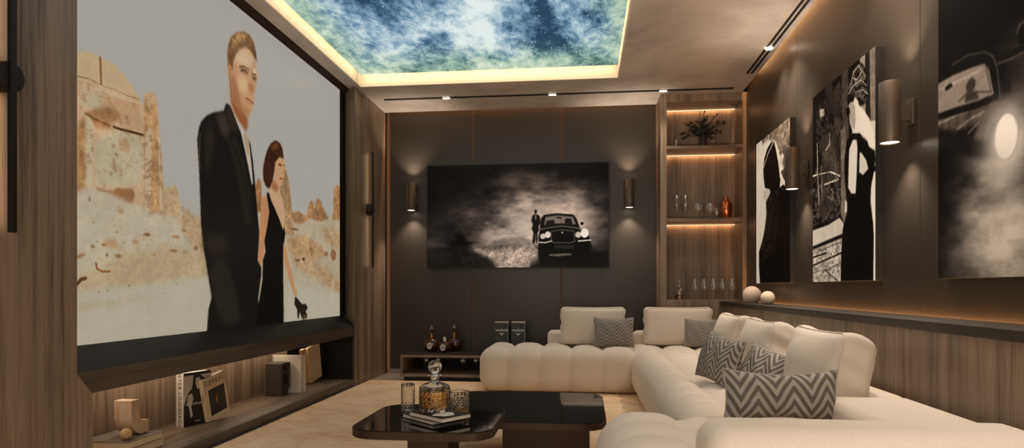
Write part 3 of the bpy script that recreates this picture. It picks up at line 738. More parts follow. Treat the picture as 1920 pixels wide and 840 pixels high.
wr = struct(MB().box(1.60, 1.72, -0.95, 6.9, 0, 3.0).build('wall_right', 'black_lacquer'))
for y0, y1 in ((-0.88, 1.43), (1.434, 3.155), (3.159, 4.878), (4.882, 6.335)):
    MB().box(1.55, 1.602, y0, y1, 0.70, 2.96, 0.0015).build('panel', 'panel_lacquer', wr)
struct(MB().box(-2.62, 1.6, -0.95, -0.88, 0, 3.0).build('wall_front', 'panel_lacquer'))
# wood panelling of the screen wall
struct(MB().box(-2.62, -2.117, -0.88, 2.474, 0, 2.8, 0.002).build('trim_1', 'veneer_side'))
struct(MB().prism([(-2.117, 5.759), (-2.117, 6.69), (-2.62, 6.69), (-2.62, 5.95), (-2.25, 5.878)], 'Z', 0, 2.8).build('trim_2', 'veneer_side', bevel=0.002))
# half-height panelling under the stone ledge along the right wall
struct(MB().box(1.325, 1.55, -0.88, 6.335, 0, 0.755).build('trim_3', 'veneer_side', smooth=False))
struct(MB().box(1.30, 1.532, -0.88, 6.335, 0.755, 0.793, 0.003).build('trim_4', 'ledge_stone'))

# light in the slots
sx_axis = 'Y'
area('wall_slot_light', (1.531, 2.8, 2.955), (0.25, 0, -1), 6.9, 0.012, POW['wall_slot'] * 3, AMBER)
area('ledge_slot_light', (1.541, 2.8, 0.765), (0.1, 0, 1), 6.9, 0.012, POW['ledge'] * 3, AMBER)
sx_axis = 'X'
area('back_slot_light', (-0.67, 6.70, 2.955), (0, 0.2, -1), 2.75, 0.012, POW['back_slot'], AMBER)
sx_axis = 'Z'
area('corner_slot_light', (-2.13, 6.708, 1.4), (1, 0.0, 0), 2.7, 0.012, 0.8, AMBER)

# backlit sky in the ceiling tray, with the warm light of its cove
sky = tag(MB().box(-2.0655, 0.3035, 0.5045, 5.7855, 2.914, 2.93).build('sky_ceiling_panel', 'sky_print'), 'large backlit ceiling panel printed with blue and green starry clouds', 'ceiling light')
sx_axis = 'X'
area('cove_light', (-0.88, 5.70, 2.89), (0, 1, -0.35), 2.3, 0.03, POW['cove'], WARM)
sx_axis = 'Y'
area('cove_light', (-1.98, 3.1, 2.89), (-1, 0, -0.35), 5.1, 0.03, POW['cove'] * 2, WARM)
area('cove_light', (0.22, 3.1, 2.89), (1, 0, -0.35), 5.1, 0.03, POW['cove'] * 2, WARM)

# ------------------------------------------------------------------ track lights
tr = thing('track_light', 'long single-slot black track light across the ceiling before the back wall', 'track light', (-0.29, 6.2, 2.8))
MB().box(-1.975, 1.40, 6.187, 6.217, 2.792, 2.802).build('channel', 'slot_black', tr)
for x in (-1.344, -0.299, 0.752):
    sp_ = MB().box(x - 0.034, x + 0.034, 6.184, 6.220, 2.788, 2.7925, 0.002).build('lamp_head', 'lens_glow', tr)
    sp_['label'] = 'glowing lamp head'
    spot('bulb', (x, 6.2, 2.78), (x, 5.95, 0), POW['downlight'] * 0.6, 75, 1.0, SPOTC, 0.03, tr)
tr = thing('track_light', 'double-slot black track light in the ceiling along the right wall', 'track light', (1.44, 3.2, 2.8))
MB().box(1.415, 1.432, 0.2, 5.79, 2.793, 2.802).build('channel', 'slot_black', tr)
MB().box(1.452, 1.469, 0.2, 5.79, 2.793, 2.802).build('channel', 'slot_black', tr)
for y in (5.19, 3.45, 1.7):
    h = MB().lathe([(0, 0), (0.026, 0), (0.03, 0.004), (0.03, 0.012)], (1.441, y, 2.785), 20).build('lamp_head', 'lens_glow', tr); h['label'] = 'glowing lamp head'
    spot('bulb', (1.40, y, 2.77), (1.15, y, 0.5), POW['downlight'], 110, 1.0, SPOTC, 0.03, tr)
    spot('bulb', (1.34, y - 0.25, 2.78), (1.53, y - 0.35, 1.7), POW['downlight'] * 1.2, 85, 1.0, SPOTC, 0.03, tr)

# ------------------------------------------------------------------ cylinder wall sconces
def sconce(label, group, loc, facing):
    """up-and-down cylinder light; local origin on the wall behind its middle, +x away from the wall"""
    r = thing('wall_sconce', label, 'wall lamp', loc, group, facing)
    MB().box(0, 0.014, -0.035, 0.035, -0.06, 0.06, 0.003).build('wall_plate', 'sconce_metal', r, local=True)
    MB().box(0.012, 0.055, -0.017, 0.017, -0.04, 0.04, 0.002).build('arm', 'sconce_metal', r, local=True)
    z = 0.145; pr = [(0.040, -z + 0.006), (0.0455, -z), (0.047, -z + 0.002), (0.047, z - 0.002), (0.0455, z), (0.040, z - 0.006)]
    MB().lathe(pr + [pr[0]], (0.098, 0, 0), 36).build('shade', 'sconce_metal', r, local=True)
    for s in (-1, 1):
        l = MB().lathe([(0, -0.003), (0.0402, -0.003), (0.0402, 0.003), (0, 0.003)], (0.098, 0, s * (z - 0.008)), 28).build('lens', 'lens_glow', r, local=True); l['label'] = 'glowing lens'
        d = bpy.data.lights.new('bulb', 'SPOT'); d.energy = POW['sconce']; d.spot_size = math.radians(100); d.spot_blend = 0.9; d.color = SPOTC; d.shadow_soft_size = 0.012
        b = bpy.data.objects.new('bulb', d); COL.objects.link(b); b.parent = r; b.location = (0.092, 0, s * (z + 0.016))
        b.rotation_euler = (0, 0, 0) if s < 0 else (PI, 0, 0)
    return r
s0 = sconce('beige cylinder sconce left of the television on the back wall', 'cylinder sconces', (-1.814, 6.72, 1.885), -PI / 2)
dup(s0, (0.465, 6.72, 1.885), 'beige cylinder sconce between the television and the lit shelving')
dup(s0, (1.55, 4.67, 1.755), 'cylinder sconce beside the print of the hatted man', PI)
dup(s0, (1.55, 3.235, 1.755), 'largest cylinder sconce, between the woman print and the car print', PI)

# ------------------------------------------------------------------ thin bar lamps on the wood panelling
def bar_lamp(label, loc):
    r = thing('bar_sconce', label, 'wall lamp', loc, 'vertical bar lamps'); r.rotation_euler = (0, 0, 0)
    MB().box(0.040, 0.058, -0.012, 0.012, -0.568, 0.568, 0.002).build('bar', 'dark_metal', r, local=True)
    e = MB().box(0.0385, 0.041, -0.007, 0.007, -0.562, 0.562).build('light_strip', 'led_bar', r, local=True); e['label'] = 'warm lit strip'
    MB().lathe([(0, 0), (0.055, 0), (0.055, 0.045), (0.052, 0.05), (0, 0.05)], (0, 0, 0), 32).xform(Matrix.Rotation(PI / 2, 4, 'Y')).build('mount_disc', 'dark_metal', r, local=True)
    for s in (-1, 1):
        l = bpy.data.lights.new('bulb', 'AREA'); l.shape = 'RECTANGLE'; l.size = 0.012; l.size_y = 0.48; l.energy = POW['bar'] / 2; l.color = WARM
        b = bpy.data.objects.new('bulb', l); COL.objects.link(b); b.parent = r; b.location = (0.033, 0, s * 0.31); b.rotation_euler = (PI / 2, 0, PI / 2)
    return r
b0 = bar_lamp('long black bar lamp with disc mount on the near wood panel left of the screen', (-2.117, 2.115, 1.69))
dup(b0, (-2.117, 6.122, 1.69), 'slim bar lamp on the wood panel between the screen and the back wall')

# ------------------------------------------------------------------ projection screen
ps = thing('projection_screen', 'huge wall screen showing a suited man and a woman in a desert', 'screen', (-2.25, 4.1, 0.56))
fr = MB(); fr.prism([(-2.117, 0.563), (-2.25, 0.662), (-2.30, 0.662), (-2.30, 0.563)], 'Y', 2.476, 5.80)
fr.box(-2.29, -2.25, 5.731, 5.877, 0.662, 2.76); fr.build('frame', 'black_lacquer', ps, smooth=False)
MB().prism([(-2.20, 2.8), (-2.25, 2.76), (-2.30, 2.76), (-2.30, 2.83), (-2.20, 2.83)], 'Y', 2.476, 5.86).build('top_frame', 'bronze', ps, smooth=False)
MB().box(-2.29, -2.2525, 2.476, 5.735, 0.655, 2.765).build('backing', 'black', ps)
picture('screen_surface', 860, 556, paint(SCREEN_ART, 860, 556, 3), (-2.25, 2.49, 0.662), (0, 3.241, 0), (0, 0, 2.098), 'screen_image', ps)

# ------------------------------------------------------------------ open niche cabinet below the screen
nc = thing('niche_cabinet', 'long open wooden niche cabinet under the big screen holding books', 'cabinet', (-2.3, 4.1, 0))
MB().prism([(2.474, 0.563), (2.562, 0.463), (5.757, 0.474), (5.757, 0.563)], 'X', -2.16, -2.117).build('top_rail', 'veneer_smoke', nc, bevel=0.002)
MB().prism([(2.476, 0.0), (2.562, 0.0), (2.562, 0.461), (2.476, 0.558)], 'X', -2.60, -2.118).build('stile', 'veneer_side', nc, bevel=0.002)
MB().box(-2.60, -2.14, 2.562, 5.757, 0.0, 0.072).build('shelf_board', 'veneer_along_wall', nc)
MB().box(-2.14, -2.117, 2.562, 5.757, 0.0, 0.0725, 0.003).build('bottom_rail', 'veneer_smoke', nc)
MB().box(-2.60, -2.15, 2.562, 5.757, 0.475, 0.555).build('top_board', 'black_lacquer', nc)
MB().box(-2.60, -2.555, 2.562, 5.30, 0.072, 0.475).build('back_panel', 'veneer_side', nc)
MB().box(-2.60, -2.555, 5.30, 5.757, 0.072, 0.475).build('back_panel', 'black_lacquer', nc)['label'] = 'dark back panel'
MB().box(-2.555, -2.15, 5.735, 5.757, 0.072, 0.475).build('end_panel', 'black_lacquer', nc)
sx_axis = 'Y'
area('niche_light', (-2.44, 4.0, 0.470), (0.0, 0, -1), 2.8, 0.02, POW['niche'], (1.0, 0.78, 0.58), nc)

# ------------------------------------------------------------------ shelving by the back wall
bc = thing('shelf_cabinet', 'tall wooden shelving with lit shelves in the right back corner', 'shelving', (1.15, 6.5, 0))
MB().box(0.742, 0.803, 6.34, 6.72, 0, 2.8, 0.002).build('side_panel', 'veneer_side', bc)
MB().box(1.515, 1.575, 6.34, 6.72, 0, 2.8, 0.002).build('side_panel', 'veneer_side', bc)
MB().box(0.803, 1.515, 6.66, 6.72, 0.06, 2.8).build('back_panel', 'veneer_side', bc)
MB().box(0.803, 1.515, 6.345, 6.66, 2.725, 2.8).build('header', 'veneer_side', bc)
for z1, th in ((2.30, 0.03), (1.598, 0.034)):
    MB().box(0.803, 1.515, 6.345, 6.66, z1 - th, z1, 0.002).build('shelf', 'veneer_across', bc)
MB().box(0.803, 1.515, 6.345, 6.66, 0.0, 0.806, 0.002).build('lower_cabinet', 'veneer_side', bc)
sx_axis = 'X'
for z in (2.722, 2.266, 1.56):
    s = MB().box(0.805, 1.513, 6.645, 6.660, z - 0.006, z).build('light_strip', 'led_strip', bc); s['label'] = 'warm glowing strip under the shelf'
    area('bulb', (1.159, 6.638, z - 0.007), (0, 0.25, -1), 0.68, 0.01, POW['shelf'], AMBER, bc)

# ------------------------------------------------------------------ television, low bench
tv = thing('television', 'wide black television on the back wall showing a night car scene', 'television', (-0.695, 6.70, 1.12))
MB().box(-1.659, 0.268, 6.672, 6.70, 1.124, 2.226, 0.003).build('housing', 'black', tv)
MB().box(-1.2, -0.2, 6.70, 6.72, 1.4, 1.95).build('wall_mount', 'dark_metal', tv)
MB().box(-1.659, 0.268, 6.668, 6.675, 1.124, 2.226).build('bezel', 'black', tv)
picture('screen_surface', 460, 264, paint(TV_ART, 460, 264, 5), (-1.648, 6.6665, 1.135), (1.905, 0, 0), (0, 0, 1.08), 'tv_image', tv)
bn = thing('low_bench', 'low dark open bench along the back wall with bottles on top', 'sideboard', (-0.7, 6.4, 0))
MB().box(-1.795, 0.70, 6.15, 6.705, 0.236, 0.262, 0.002).build('top_board', 'veneer_across', bn)
MB().box(-1.794, 0.699, 6.151, 6.705, 0.2605, 0.2635).build('top_inlay', 'black_lacquer', bn)['label'] = 'black top surface'
MB().box(-1.795, 0.70, 6.15, 6.705, 0.045, 0.075, 0.002).build('bottom_board', 'veneer_across', bn)
for x in (-1.795, -0.55, 0.675):
    MB().box(x, x + 0.025, 6.152, 6.70, 0.075, 0.236).build('side_panel', 'veneer_across', bn)
MB().box(-1.77, 0.675, 6.68, 6.70, 0.075, 0.236).build('back_panel', 'black_lacquer', bn)
MB().box(-1.77, 0.675, 6.20, 6.68, 0.0, 0.045).build('plinth', 'black', bn)

# ------------------------------------------------------------------ wall prints
for k, (ops, y1, y0, seed, lab) in enumerate(((PRINT_A, 5.83, 4.911, 11, 'black and white print of a hatted man in profile, nearest the shelving'),
                                 (PRINT_B, 4.435, 3.523, 12, 'black and white print of a woman in a backless black dress'),
                                 (PRINT_C, 2.927, 2.015, 13, 'black and white print of a car headlight glowing in fog, at the right edge'))):
    r = thing('wall_print', lab, 'picture', (1.55, (y0 + y1) / 2, 0.96), 'black and white wall prints')
    MB().box(1.512, 1.552, y0, y1, 0.96, 2.18, 0.002).build('canvas_edge', 'black', r)
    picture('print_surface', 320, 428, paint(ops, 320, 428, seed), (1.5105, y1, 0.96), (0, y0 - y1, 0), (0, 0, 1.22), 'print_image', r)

# ------------------------------------------------------------------ rug
rg = MB().box(-2.09, 1.28, 0.3, 6.10, 0.001, 0.016, 0.004)
tag(rg.build('area_rug', 'rug_pile'), 'large distressed beige and rust rug covering the floor', 'rug')

# ================================================================== SECTIONAL SOFA
sf = thing('sectional_sofa', 'large cream channel-tufted U-shaped sectional sofa', 'sofa', (0.6, 4.0, 0.016))
def tufted(name, x0, x1, y0, y1, z1, r, axis, period, phase, depth, seam=None, droop=0.0, nseg=12, z0=0.018):
    L = (x1 - x0, y1 - y0, z1 - z0); cx = np.array([(x0 + x1) / 2, (y0 + y1) / 2, (z0 + z1) / 2])
    n = [10, 10, 8]; n[axis] = int(L[axis] / period * nseg)
    if seam is not None: n[0] = 26
    def dfm(P, N):
        W = P + cx; u = ((W[:, axis] - phase) / period) % 1.0; e = np.abs(2 * u - 1)
        g = depth * (1 - np.sqrt(np.clip(1 - e ** 2.2, 0, 1))) * (1 - np.abs(N[:, axis])) * np.clip((W[:, 2] - z0) / 0.04, 0.15, 1)
        P = P - N * g[:, None]
        top = np.clip(N[:, 2], 0, 1)
        if seam is not None:
            d = np.abs(W[:, 0] - seam); s_ = 0.030 * np.clip(1 - d / 0.09, 0, 1) ** 2
            P[:, 2] -= s_ * top
            P[:, 2] += 0.012 * top * np.clip(1 - ((W[:, 0] - (x0 + seam) / 2) / ((seam - x0) / 2)) ** 2, 0, 1)
        # the cushion top is crowned and its front swells a little
        P[:, 2] -= droop * top * np.clip((W[:, 1] - (y0 + 0.3)) / (y1 - y0), 0, 1)
        return P
    P, F = soft_box(L, r, n, dfm)
    return MB().add(P + cx, F).build(name, 'boucle', sf)
tufted('seat', -0.905, 1.24, 5.44, 6.09, 0.412, 0.125, 0, 0.2665, -0.905, 0.05)
tufted('seat', 0.395, 1.24, 2.74, 5.52, 0.408, 0.15, 1, 0.2315, 2.74, 0.046, seam=0.63)
tufted('seat', 0.045, 1.24, 1.93, 2.775, 0.408, 0.16, 1, 0.245, 2.775, 0.046, seam=0.385)
def back(x0, x1, y0, y1, z0, z1, r=0.05, name='low_back'):
    P, F = soft_box((x1 - x0, y1 - y0, z1 - z0), r, (8, 8, 6)); c_ = np.array([(x0 + x1) / 2, (y0 + y1) / 2, (z0 + z1) / 2])
    return MB().add(P + c_, F).build(name, 'boucle', sf)
back(-0.335, 0.452, 5.955, 6.12, 0.03, 0.525); back(0.456, 1.255, 5.955, 6.12, 0.03, 0.525)
back(1.135, 1.262, 2.62, 6.0, 0.03, 0.50); back(0.93, 1.262, 1.95, 2.64, 0.03, 0.50, 0.05)
back(0.345, 1.285, 1.84, 2.10, 0.018, 0.522, 0.075, 'arm')

# ------------------------------------------------------------------ loose back cushions
def cushion(label, base, yaw, lean, w_=0.60, h=0.345, t_=0.15, sag=0.03, seed=0, puff=0.035):
    r = 0.05
    def dfm(P, N):
        u, v, d = P[:, 0] / (w_ / 2), P[:, 2] / (h / 2), P[:, 1] / (t_ / 2); P = P.copy()
        P[:, 1] += d * np.where(d < 0, puff, 0.02) * np.clip(1 - u ** 2, 0, 1) * np.clip(1 - v ** 2, 0, 1)
        P[:, 0] *= 1 - 0.035 * np.clip(1 - v ** 2, 0, 1) * u ** 2
        P[:, 2] -= sag * np.clip(1 - u ** 2, 0, 1) * np.clip(v, 0, 1) ** 2 * (0.5 + 0.5 * np.clip(-d, -1, 1) * -1 + 0.25)
        P[:, 2] -= 0.03 * np.clip(v, 0, 1) * np.abs(u) ** 3 * np.clip(d, 0, 1)
        P[:, 0] += 0.006 * np.sin(P[:, 2] * 62 + 14 * P[:, 1] + seed) * np.abs(u) ** 6 * np.clip(1 - v ** 4, 0, 1)
        return P
    P, F = soft_box((w_, t_, h), r, (16, 6, 12), dfm)
    o = thing('back_cushion', label, 'cushion', base, 'cream back cushions', yaw); M = Matrix.Translation((0, 0, 0.0)) @ Matrix.Rotation(-lean, 4, 'X') @ Matrix.Translation((0, 0, h / 2))
    MB().add(P, F).xform(M).build('cover', 'boucle', o, local=True)
    # stitched seam round the front face
    q = []; hx, hz, rr = w_ / 2 - 0.012, h / 2 - 0.012, 0.05
    for cx_, cz_, a0 in ((hx - rr, hz - rr, 0), (-hx + rr, hz - rr, 90), (-hx + rr, -hz + rr, 180), (hx - rr, -hz + rr, 270)):
        for a in range(0, 91, 15): q.append((cx_ + rr * math.cos(math.radians(a0 + a)), -t_ / 2 + 0.014, cz_ + rr * math.sin(math.radians(a0 + a))))
    dense = []
    for a, b in zip(q, q[1:] + q[:1]):
        k = max(1, int(math.dist(a, b) / 0.03))
        for i in range(k): dense.append([a[j] + (b[j] - a[j]) * i / k for j in range(3)])
    D = np.array(dense + [dense[0]]); D2 = dfm(D, None)
    MB().tube([tuple(p) for p in D2], 0.0035, 6, cap=False).xform(M).build('piping', 'boucle', o, local=True)
    return o
cushion('left cream back cushion facing the screen end, behind a zigzag pillow', (0.083, 5.86, 0.405), 0, 0.10, 0.60, 0.345, sag=0.012)
cushion('right cream back cushion of the far sofa row, below the shelving', (0.84, 5.86, 0.405), 0, 0.10, 0.615, 0.345, sag=0.012, seed=1)
cushion('farthest of the three leaning cream cushions along the right wall', (1.045, 4.72, 0.405), -PI / 2, 0.20, 0.66, 0.335, sag=0.034, seed=2, puff=0.07)
cushion('middle of the three leaning cream cushions along the right wall', (1.045, 3.93, 0.405), -PI / 2, 0.20, 0.64, 0.335, sag=0.034, seed=3, puff=0.07)
cushion('nearest and largest looking cream back cushion, behind the zigzag lumbar pillow', (1.045, 3.0, 0.405), -PI / 2, 0.20, 0.64, 0.34, sag=0.034, seed=4, puff=0.07)

# ------------------------------------------------------------------ zigzag scatter pillows
def pillow(label, base, yaw, lean, roll=0.0, w_=0.36, h=0.36, t_=0.12, lift=None, pat=1.0, ear=0.12):
    n = 26; mb = MB(); uv = []; vs = []; fs = []
    for side in (-1, 1):
        for i in range(n + 1):
            for j in range(n + 1):
                u = -1 + 2 * j / n; v = -1 + 2 * i / n
                th = (max(0, (1 - u * u) * (1 - v * v))) ** 0.42
                x = w_ / 2 * u * (1 - 0.06 * (1 - v * v) * u * u); z = h / 2 * v * (1 - ear * (1 - u * u) * v * v)
                y = side * t_ / 2 * th + 0.004 * math.sin(9 * u + 5 * v) * th
                vs.append((x, y, z)); uv.append((u * w_ / 2 / 0.075 / pat + 0.25, v * h / 2 / 0.030 / pat))
    m = (n + 1) ** 2
    for s in (0, 1):
        for i in range(n):
            for j in range(n):
                a = s * m + i * (n + 1) + j; q = (a, a + 1, a + n + 2, a + n + 1); fs.append(q if s == 0 else q[::-1])
    ring = [j for j in range(n + 1)] + [i * (n + 1) + n for i in range(1, n + 1)] + [n * (n + 1) + j for j in range(n - 1, -1, -1)] + [i * (n + 1) for i in range(n - 1, 0, -1)]
    mb.add(vs, fs); mb.uv = uv
    o = thing('scatter_pillow', label, 'pillow', base, 'grey zigzag pillows', yaw)
    M = Matrix.Rotation(-lean, 4, 'X') @ Matrix.Translation((0, 0, h / 2)) @ Matrix.Rotation(roll, 4, 'Y')
    if lift: M = Matrix.Translation((0, 0, lift)) @ M
    mb.xform(M); mb.build('cover', 'zigzag_weave', o, local=True)
    mb2 = MB(); pts = [M @ Vector(vs[k]) for k in ring]; mb2.tube([tuple(p) for p in pts + pts[:1]], 0.004, 6, cap=False); mb2.build('piping', 'zigzag_weave', o, local=True)
    return o
pillow('grey zigzag pillow in front of the left cushion of the far sofa row', (0.265, 5.66, 0.40), 0.03, 0.22, 0.0, 0.35, 0.265, pat=1.15)
pillow('grey zigzag pillow half hidden in the far right corner of the sofa', (1.01, 5.70, 0.40), -0.25, 0.16, 0.0, 0.27, 0.25, 0.09)
pillow('upright grey zigzag pillow leaning on the middle right wall cushion', (0.70, 3.56, 0.405), -1.12, 0.28, 0.16, 0.31, 0.27, 0.13, pat=1.25)
pillow('grey zigzag pillow tucked between two right wall cushions behind the lumbar pillow', (0.885, 3.36, 0.405), -0.95, 0.45, 0.22, 0.30, 0.22, 0.12, pat=1.4)
pillow('wide grey zigzag lumbar pillow, nearest to the camera', (0.75, 2.54, 0.405), 0.03, 0.10, 0.0, 0.43, 0.205, 0.12, pat=1.75, ear=0.24)

# ================================================================== COFFEE TABLES
def rr_poly(x0, x1, y0, y1, r, n=10):
    q = []
    for cx_, cy_, a0 in ((x1 - r, y1 - r, 0), (x0 + r, y1 - r, 90), (x0 + r, y0 + r, 180), (x1 - r, y0 + r, 270)):
        for k in range(n + 1):
            a = math.radians(a0 + 90 * k / n); q.append((cx_ + r * math.cos(a), cy_ + r * math.sin(a)))
    return q
def coffee_table(label, x0, x1, y0, y1, z, th, r, ped):
    t_ = thing('coffee_table', label, 'coffee table', ((x0 + x1) / 2, (y0 + y1) / 2, 0.016), 'black glass coffee tables')
    MB().prism(rr_poly(x0, x1, y0, y1, r), 'Z', z - th, z - 0.003).build('rim', 'bronze', t_)['label'] = 'bronze metal rim'
    MB().prism(rr_poly(x0 + 0.005, x1 - 0.005, y0 + 0.005, y1 - 0.005, r - 0.005), 'Z', z - 0.004, z).build('glass_top', 'table_glass', t_)['label'] = 'glossy black glass top'
    MB().box(*ped, 0.017, z - th, 0.004).build('pedestal', 'bronze', t_)
    return t_
coffee_table('front square coffee table with rounded corners carrying the decanter', -0.940, -0.355, 2.43, 3.02, 0.36, 0.034, 0.12, (-0.735, -0.56, 2.62, 2.86))
coffee_table('lower and larger coffee table behind the front one', -0.74, 0.108, 2.94, 3.81, 0.30, 0.034, 0.12, (-0.40, 0.03, 3.15, 3.6))

# ------------------------------------------------------------------ books on the table
def book(name, label, M, w_, d_, th, cover='cover_black', pages='paper', group=None, loc=(0, 0, 0)):
    """local: spine along x=0 side, lying flat, w_ along x, d_ along y"""
    o = thing(name, label, 'book', loc, group); T = Matrix.Translation(-Vector(loc)) @ M
    MB().box(0.003, w_ - 0.003, 0.003, d_ - 0.003, 0.002, th - 0.002).xform(T).build('page_block', pages, o, local=True)['label'] = 'pale page edges'
    c_ = MB(); c_.box(0, w_, 0, d_, 0, 0.0022); c_.box(0, w_, 0, d_, th - 0.0022, th); c_.box(w_ - 0.0025, w_, 0, d_, 0.001, th - 0.001)
    c_.xform(T).build('cover', cover, o, local=True)
    return o
B1 = Matrix.Translation((-0.61, 2.553, 0.3605)) @ Matrix.Rotation(math.radians(49), 4, 'Z')
B2 = Matrix.Translation((-0.561, 2.511, 0.3785)) @ Matrix.Rotation(math.radians(52), 4, 'Z')
book('book', 'lower of the two stacked books under the decanter', B1, 0.172, 0.225, 0.0175, group='books under the decanter', loc=(-0.64, 2.69, 0.3605))
tb = book('book', 'upper of the two stacked books under the decanter, black cover with white print', B2, 0.156, 0.222, 0.0195, group='books under the decanter', loc=(-0.6, 2.64, 0.3785))
pr_ = MB(); pr_.add([(0.062 + (0.048 + 0.008 * math.sin(3 * a)) * math.cos(a), 0.062 + 0.040 * math.sin(a), 0.0198) for a in np.linspace(0, 2 * PI, 28, endpoint=False)], [tuple(range(28))])
pr_.xform(Matrix.Translation((0.6, -2.64, -0.3785)) @ B2).build('cover_print', 'label_white', tb, local=True)['label'] = 'white printed shape on the cover'

# ------------------------------------------------------------------ decanter and tumblers
def cut(k, z0, z1, amp):
    def fn(a, z):
        if z < z0 or z > z1: return 1
        s = abs(math.sin(k * a + z * 150)) * abs(math.sin(k * a - z * 150)); return 1 + amp * (s - 0.4)
    return fn
dc = thing('decanter', 'cut-glass whisky decanter with a round glass stopper', 'decanter', (-0.628, 2.668, 0.3985))
R = 0.066; zs = [0.012 + 0.078 * i / 26 for i in range(27)]
pr = [(0, 0), (R - 0.006, 0), (R - 0.001, 0.004)] + [(R, z) for z in zs] + [(R, 0.094), (R - 0.003, 0.104), (R - 0.012, 0.112), (0.036, 0.118), (0.021, 0.123), (0.018, 0.130), (0.018, 0.146), (0.021, 0.149), (0.027, 0.150), (0.027, 0.155), (0.014, 0.155), (0.014, 0.128), (0.030, 0.115), (R - 0.014, 0.108), (R - 0.007, 0.100), (R - 0.006, 0.02), (R - 0.012, 0.012), (0, 0.012)]
MB().lathe(pr, (-0.628, 2.668, 0.3985), 72, cut(9, 0.012, 0.088, 0.05)).build('bottle', 'clear_glass', dc)
MB().lathe([(0, 0.0125), (R - 0.0125, 0.0125), (R - 0.0068, 0.02), (R - 0.0068, 0.084), (0, 0.084)], (-0.628, 2.668, 0.3985), 48).build('whisky', 'whisky', dc)['label'] = 'amber whisky'
MB().lathe([(0, 0.140), (0.0125, 0.141), (0.0135, 0.158), (0.010, 0.160)] + [(0.0285 * math.sin(a), 0.187 - 0.0285 * math.cos(a)) for a in np.linspace(0.36, PI, 16)], (-0.628, 2.668, 0.3985), 32).build('stopper', 'clear_glass', dc)
def tumbler(label, loc, r, h, z1, liquid=None, k=8, dark_rim=False):
    o = thing('tumbler', label, 'glass', loc, 'cut-glass tumblers'); zz = [0.008 + (z1 - 0.008) * i / 24 for i in range(25)]
    p = [(0, 0), (r - 0.004, 0), (r, 0.004)] + [(r, z) for z in zz] + [(r + 0.001, h - 0.002), (r - 0.001, h), (r - 0.003, h - 0.001), (r - 0.004, 0.016), (0, 0.013)]
    MB().lathe(p, loc, 64, cut(k, 0.008, z1, 0.07)).build('bowl', 'clear_glass', o)
    if liquid: MB().lathe([(0, 0.0135), (r - 0.0048, 0.0165), (r - 0.0048, liquid), (0, liquid)], loc, 32).build('whisky', 'whisky', o)['label'] = 'amber whisky'
    return o
tumbler('tall cut-glass tumbler left of the decanter', (-0.775, 2.775, 0.3605), 0.030, 0.134, 0.108)
tumbler('short wide cut-glass tumbler with a little whisky right of the decanter', (-0.545, 2.80, 0.3605), 0.041, 0.102, 0.078, 0.03)

# ================================================================== OBJECTS IN THE NICHE
Z0 = 0.0725
def flat_book(label, x0, x1, y0, y1, z, th, cover):
    return book('book', label, Matrix.Translation((x1, y1, z)) @ Matrix.Rotation(PI, 4, 'Z'), x1 - x0, y1 - y0, th, cover, 'cover_cream', 'books lying in the niche', ((x0 + x1) / 2, (y0 + y1) / 2, z))
flat_book('lower wood-toned book lying in the niche under the curved sculpture', -2.52, -2.255, 2.965, 3.235, Z0, 0.037, 'cover_tan')
flat_book('upper wood-toned book lying in the niche directly under the curved sculpture', -2.525, -2.262, 2.97, 3.23, Z0 + 0.0375, 0.037, 'cover_grey')
sc = MB(); a_ = np.linspace(PI, 1.5 * PI, 28); poly = []
# J profile in the wall plane: stem on the near side, foot curving away
poly += [(3.075, 0.335), (3.075, 0.245)] + [(3.165 + 0.09 * math.cos(a), 0.245 + 0.097 * math.sin(a)) for a in a_[1:]] + [(3.205, 0.150), (3.21, 0.215), (3.185, 0.215)] + [(3.185 + 0.05 * math.cos(a), 0.265 + 0.05 * math.sin(a)) for a in a_[::-1][1:]] + [(3.135, 0.335)]
sc.prism(poly, 'X', -2.425, -2.325)
tag(sc.build('curved_sculpture', 'sculpture_wood', bevel=0.003), 'pale J-shaped curved sculpture standing on the lying books', 'sculpture')
bl = MB(); bl.lathe([(0.029 * math.sin(a), 0.029 - 0.029 * math.cos(a)) for a in np.linspace(0, PI, 20)], (-2.315, 3.02, 0.1478), 28)
tag(bl.build('wooden_ball', 'cover_tan'), 'small wooden ball beside the curved sculpture', 'ball')

def standing_book(label, loc, yaw, lean, w_, h, th, cover, spine=None, pages='paper'):
    """stands on its bottom edge; front cover faces local +x, spine faces local -y; lean tips it about the y axis"""
    o = thing('book', label, 'book', loc, 'books standing in the niche', yaw); M = Matrix.Rotation(lean, 4, 'X')
    lift = max(0, math.sin(abs(lean)) * 0.0)
    MB().box(0.003, th - 0.003, 0.003, w_ - 0.003, 0.003, h - 0.003).xform(M).build('page_block', pages, o, local=True)['label'] = 'page edges'
    c_ = MB(); c_.box(0, 0.003, 0, w_, 0, h); c_.box(th - 0.003, th, 0, w_, 0, h); c_.xform(M).build('cover', cover, o, local=True)
    MB().box(0, th, -0.002, 0.004, 0, h, 0.001).xform(M).build('spine', spine or cover, o, local=True)
    return o, M
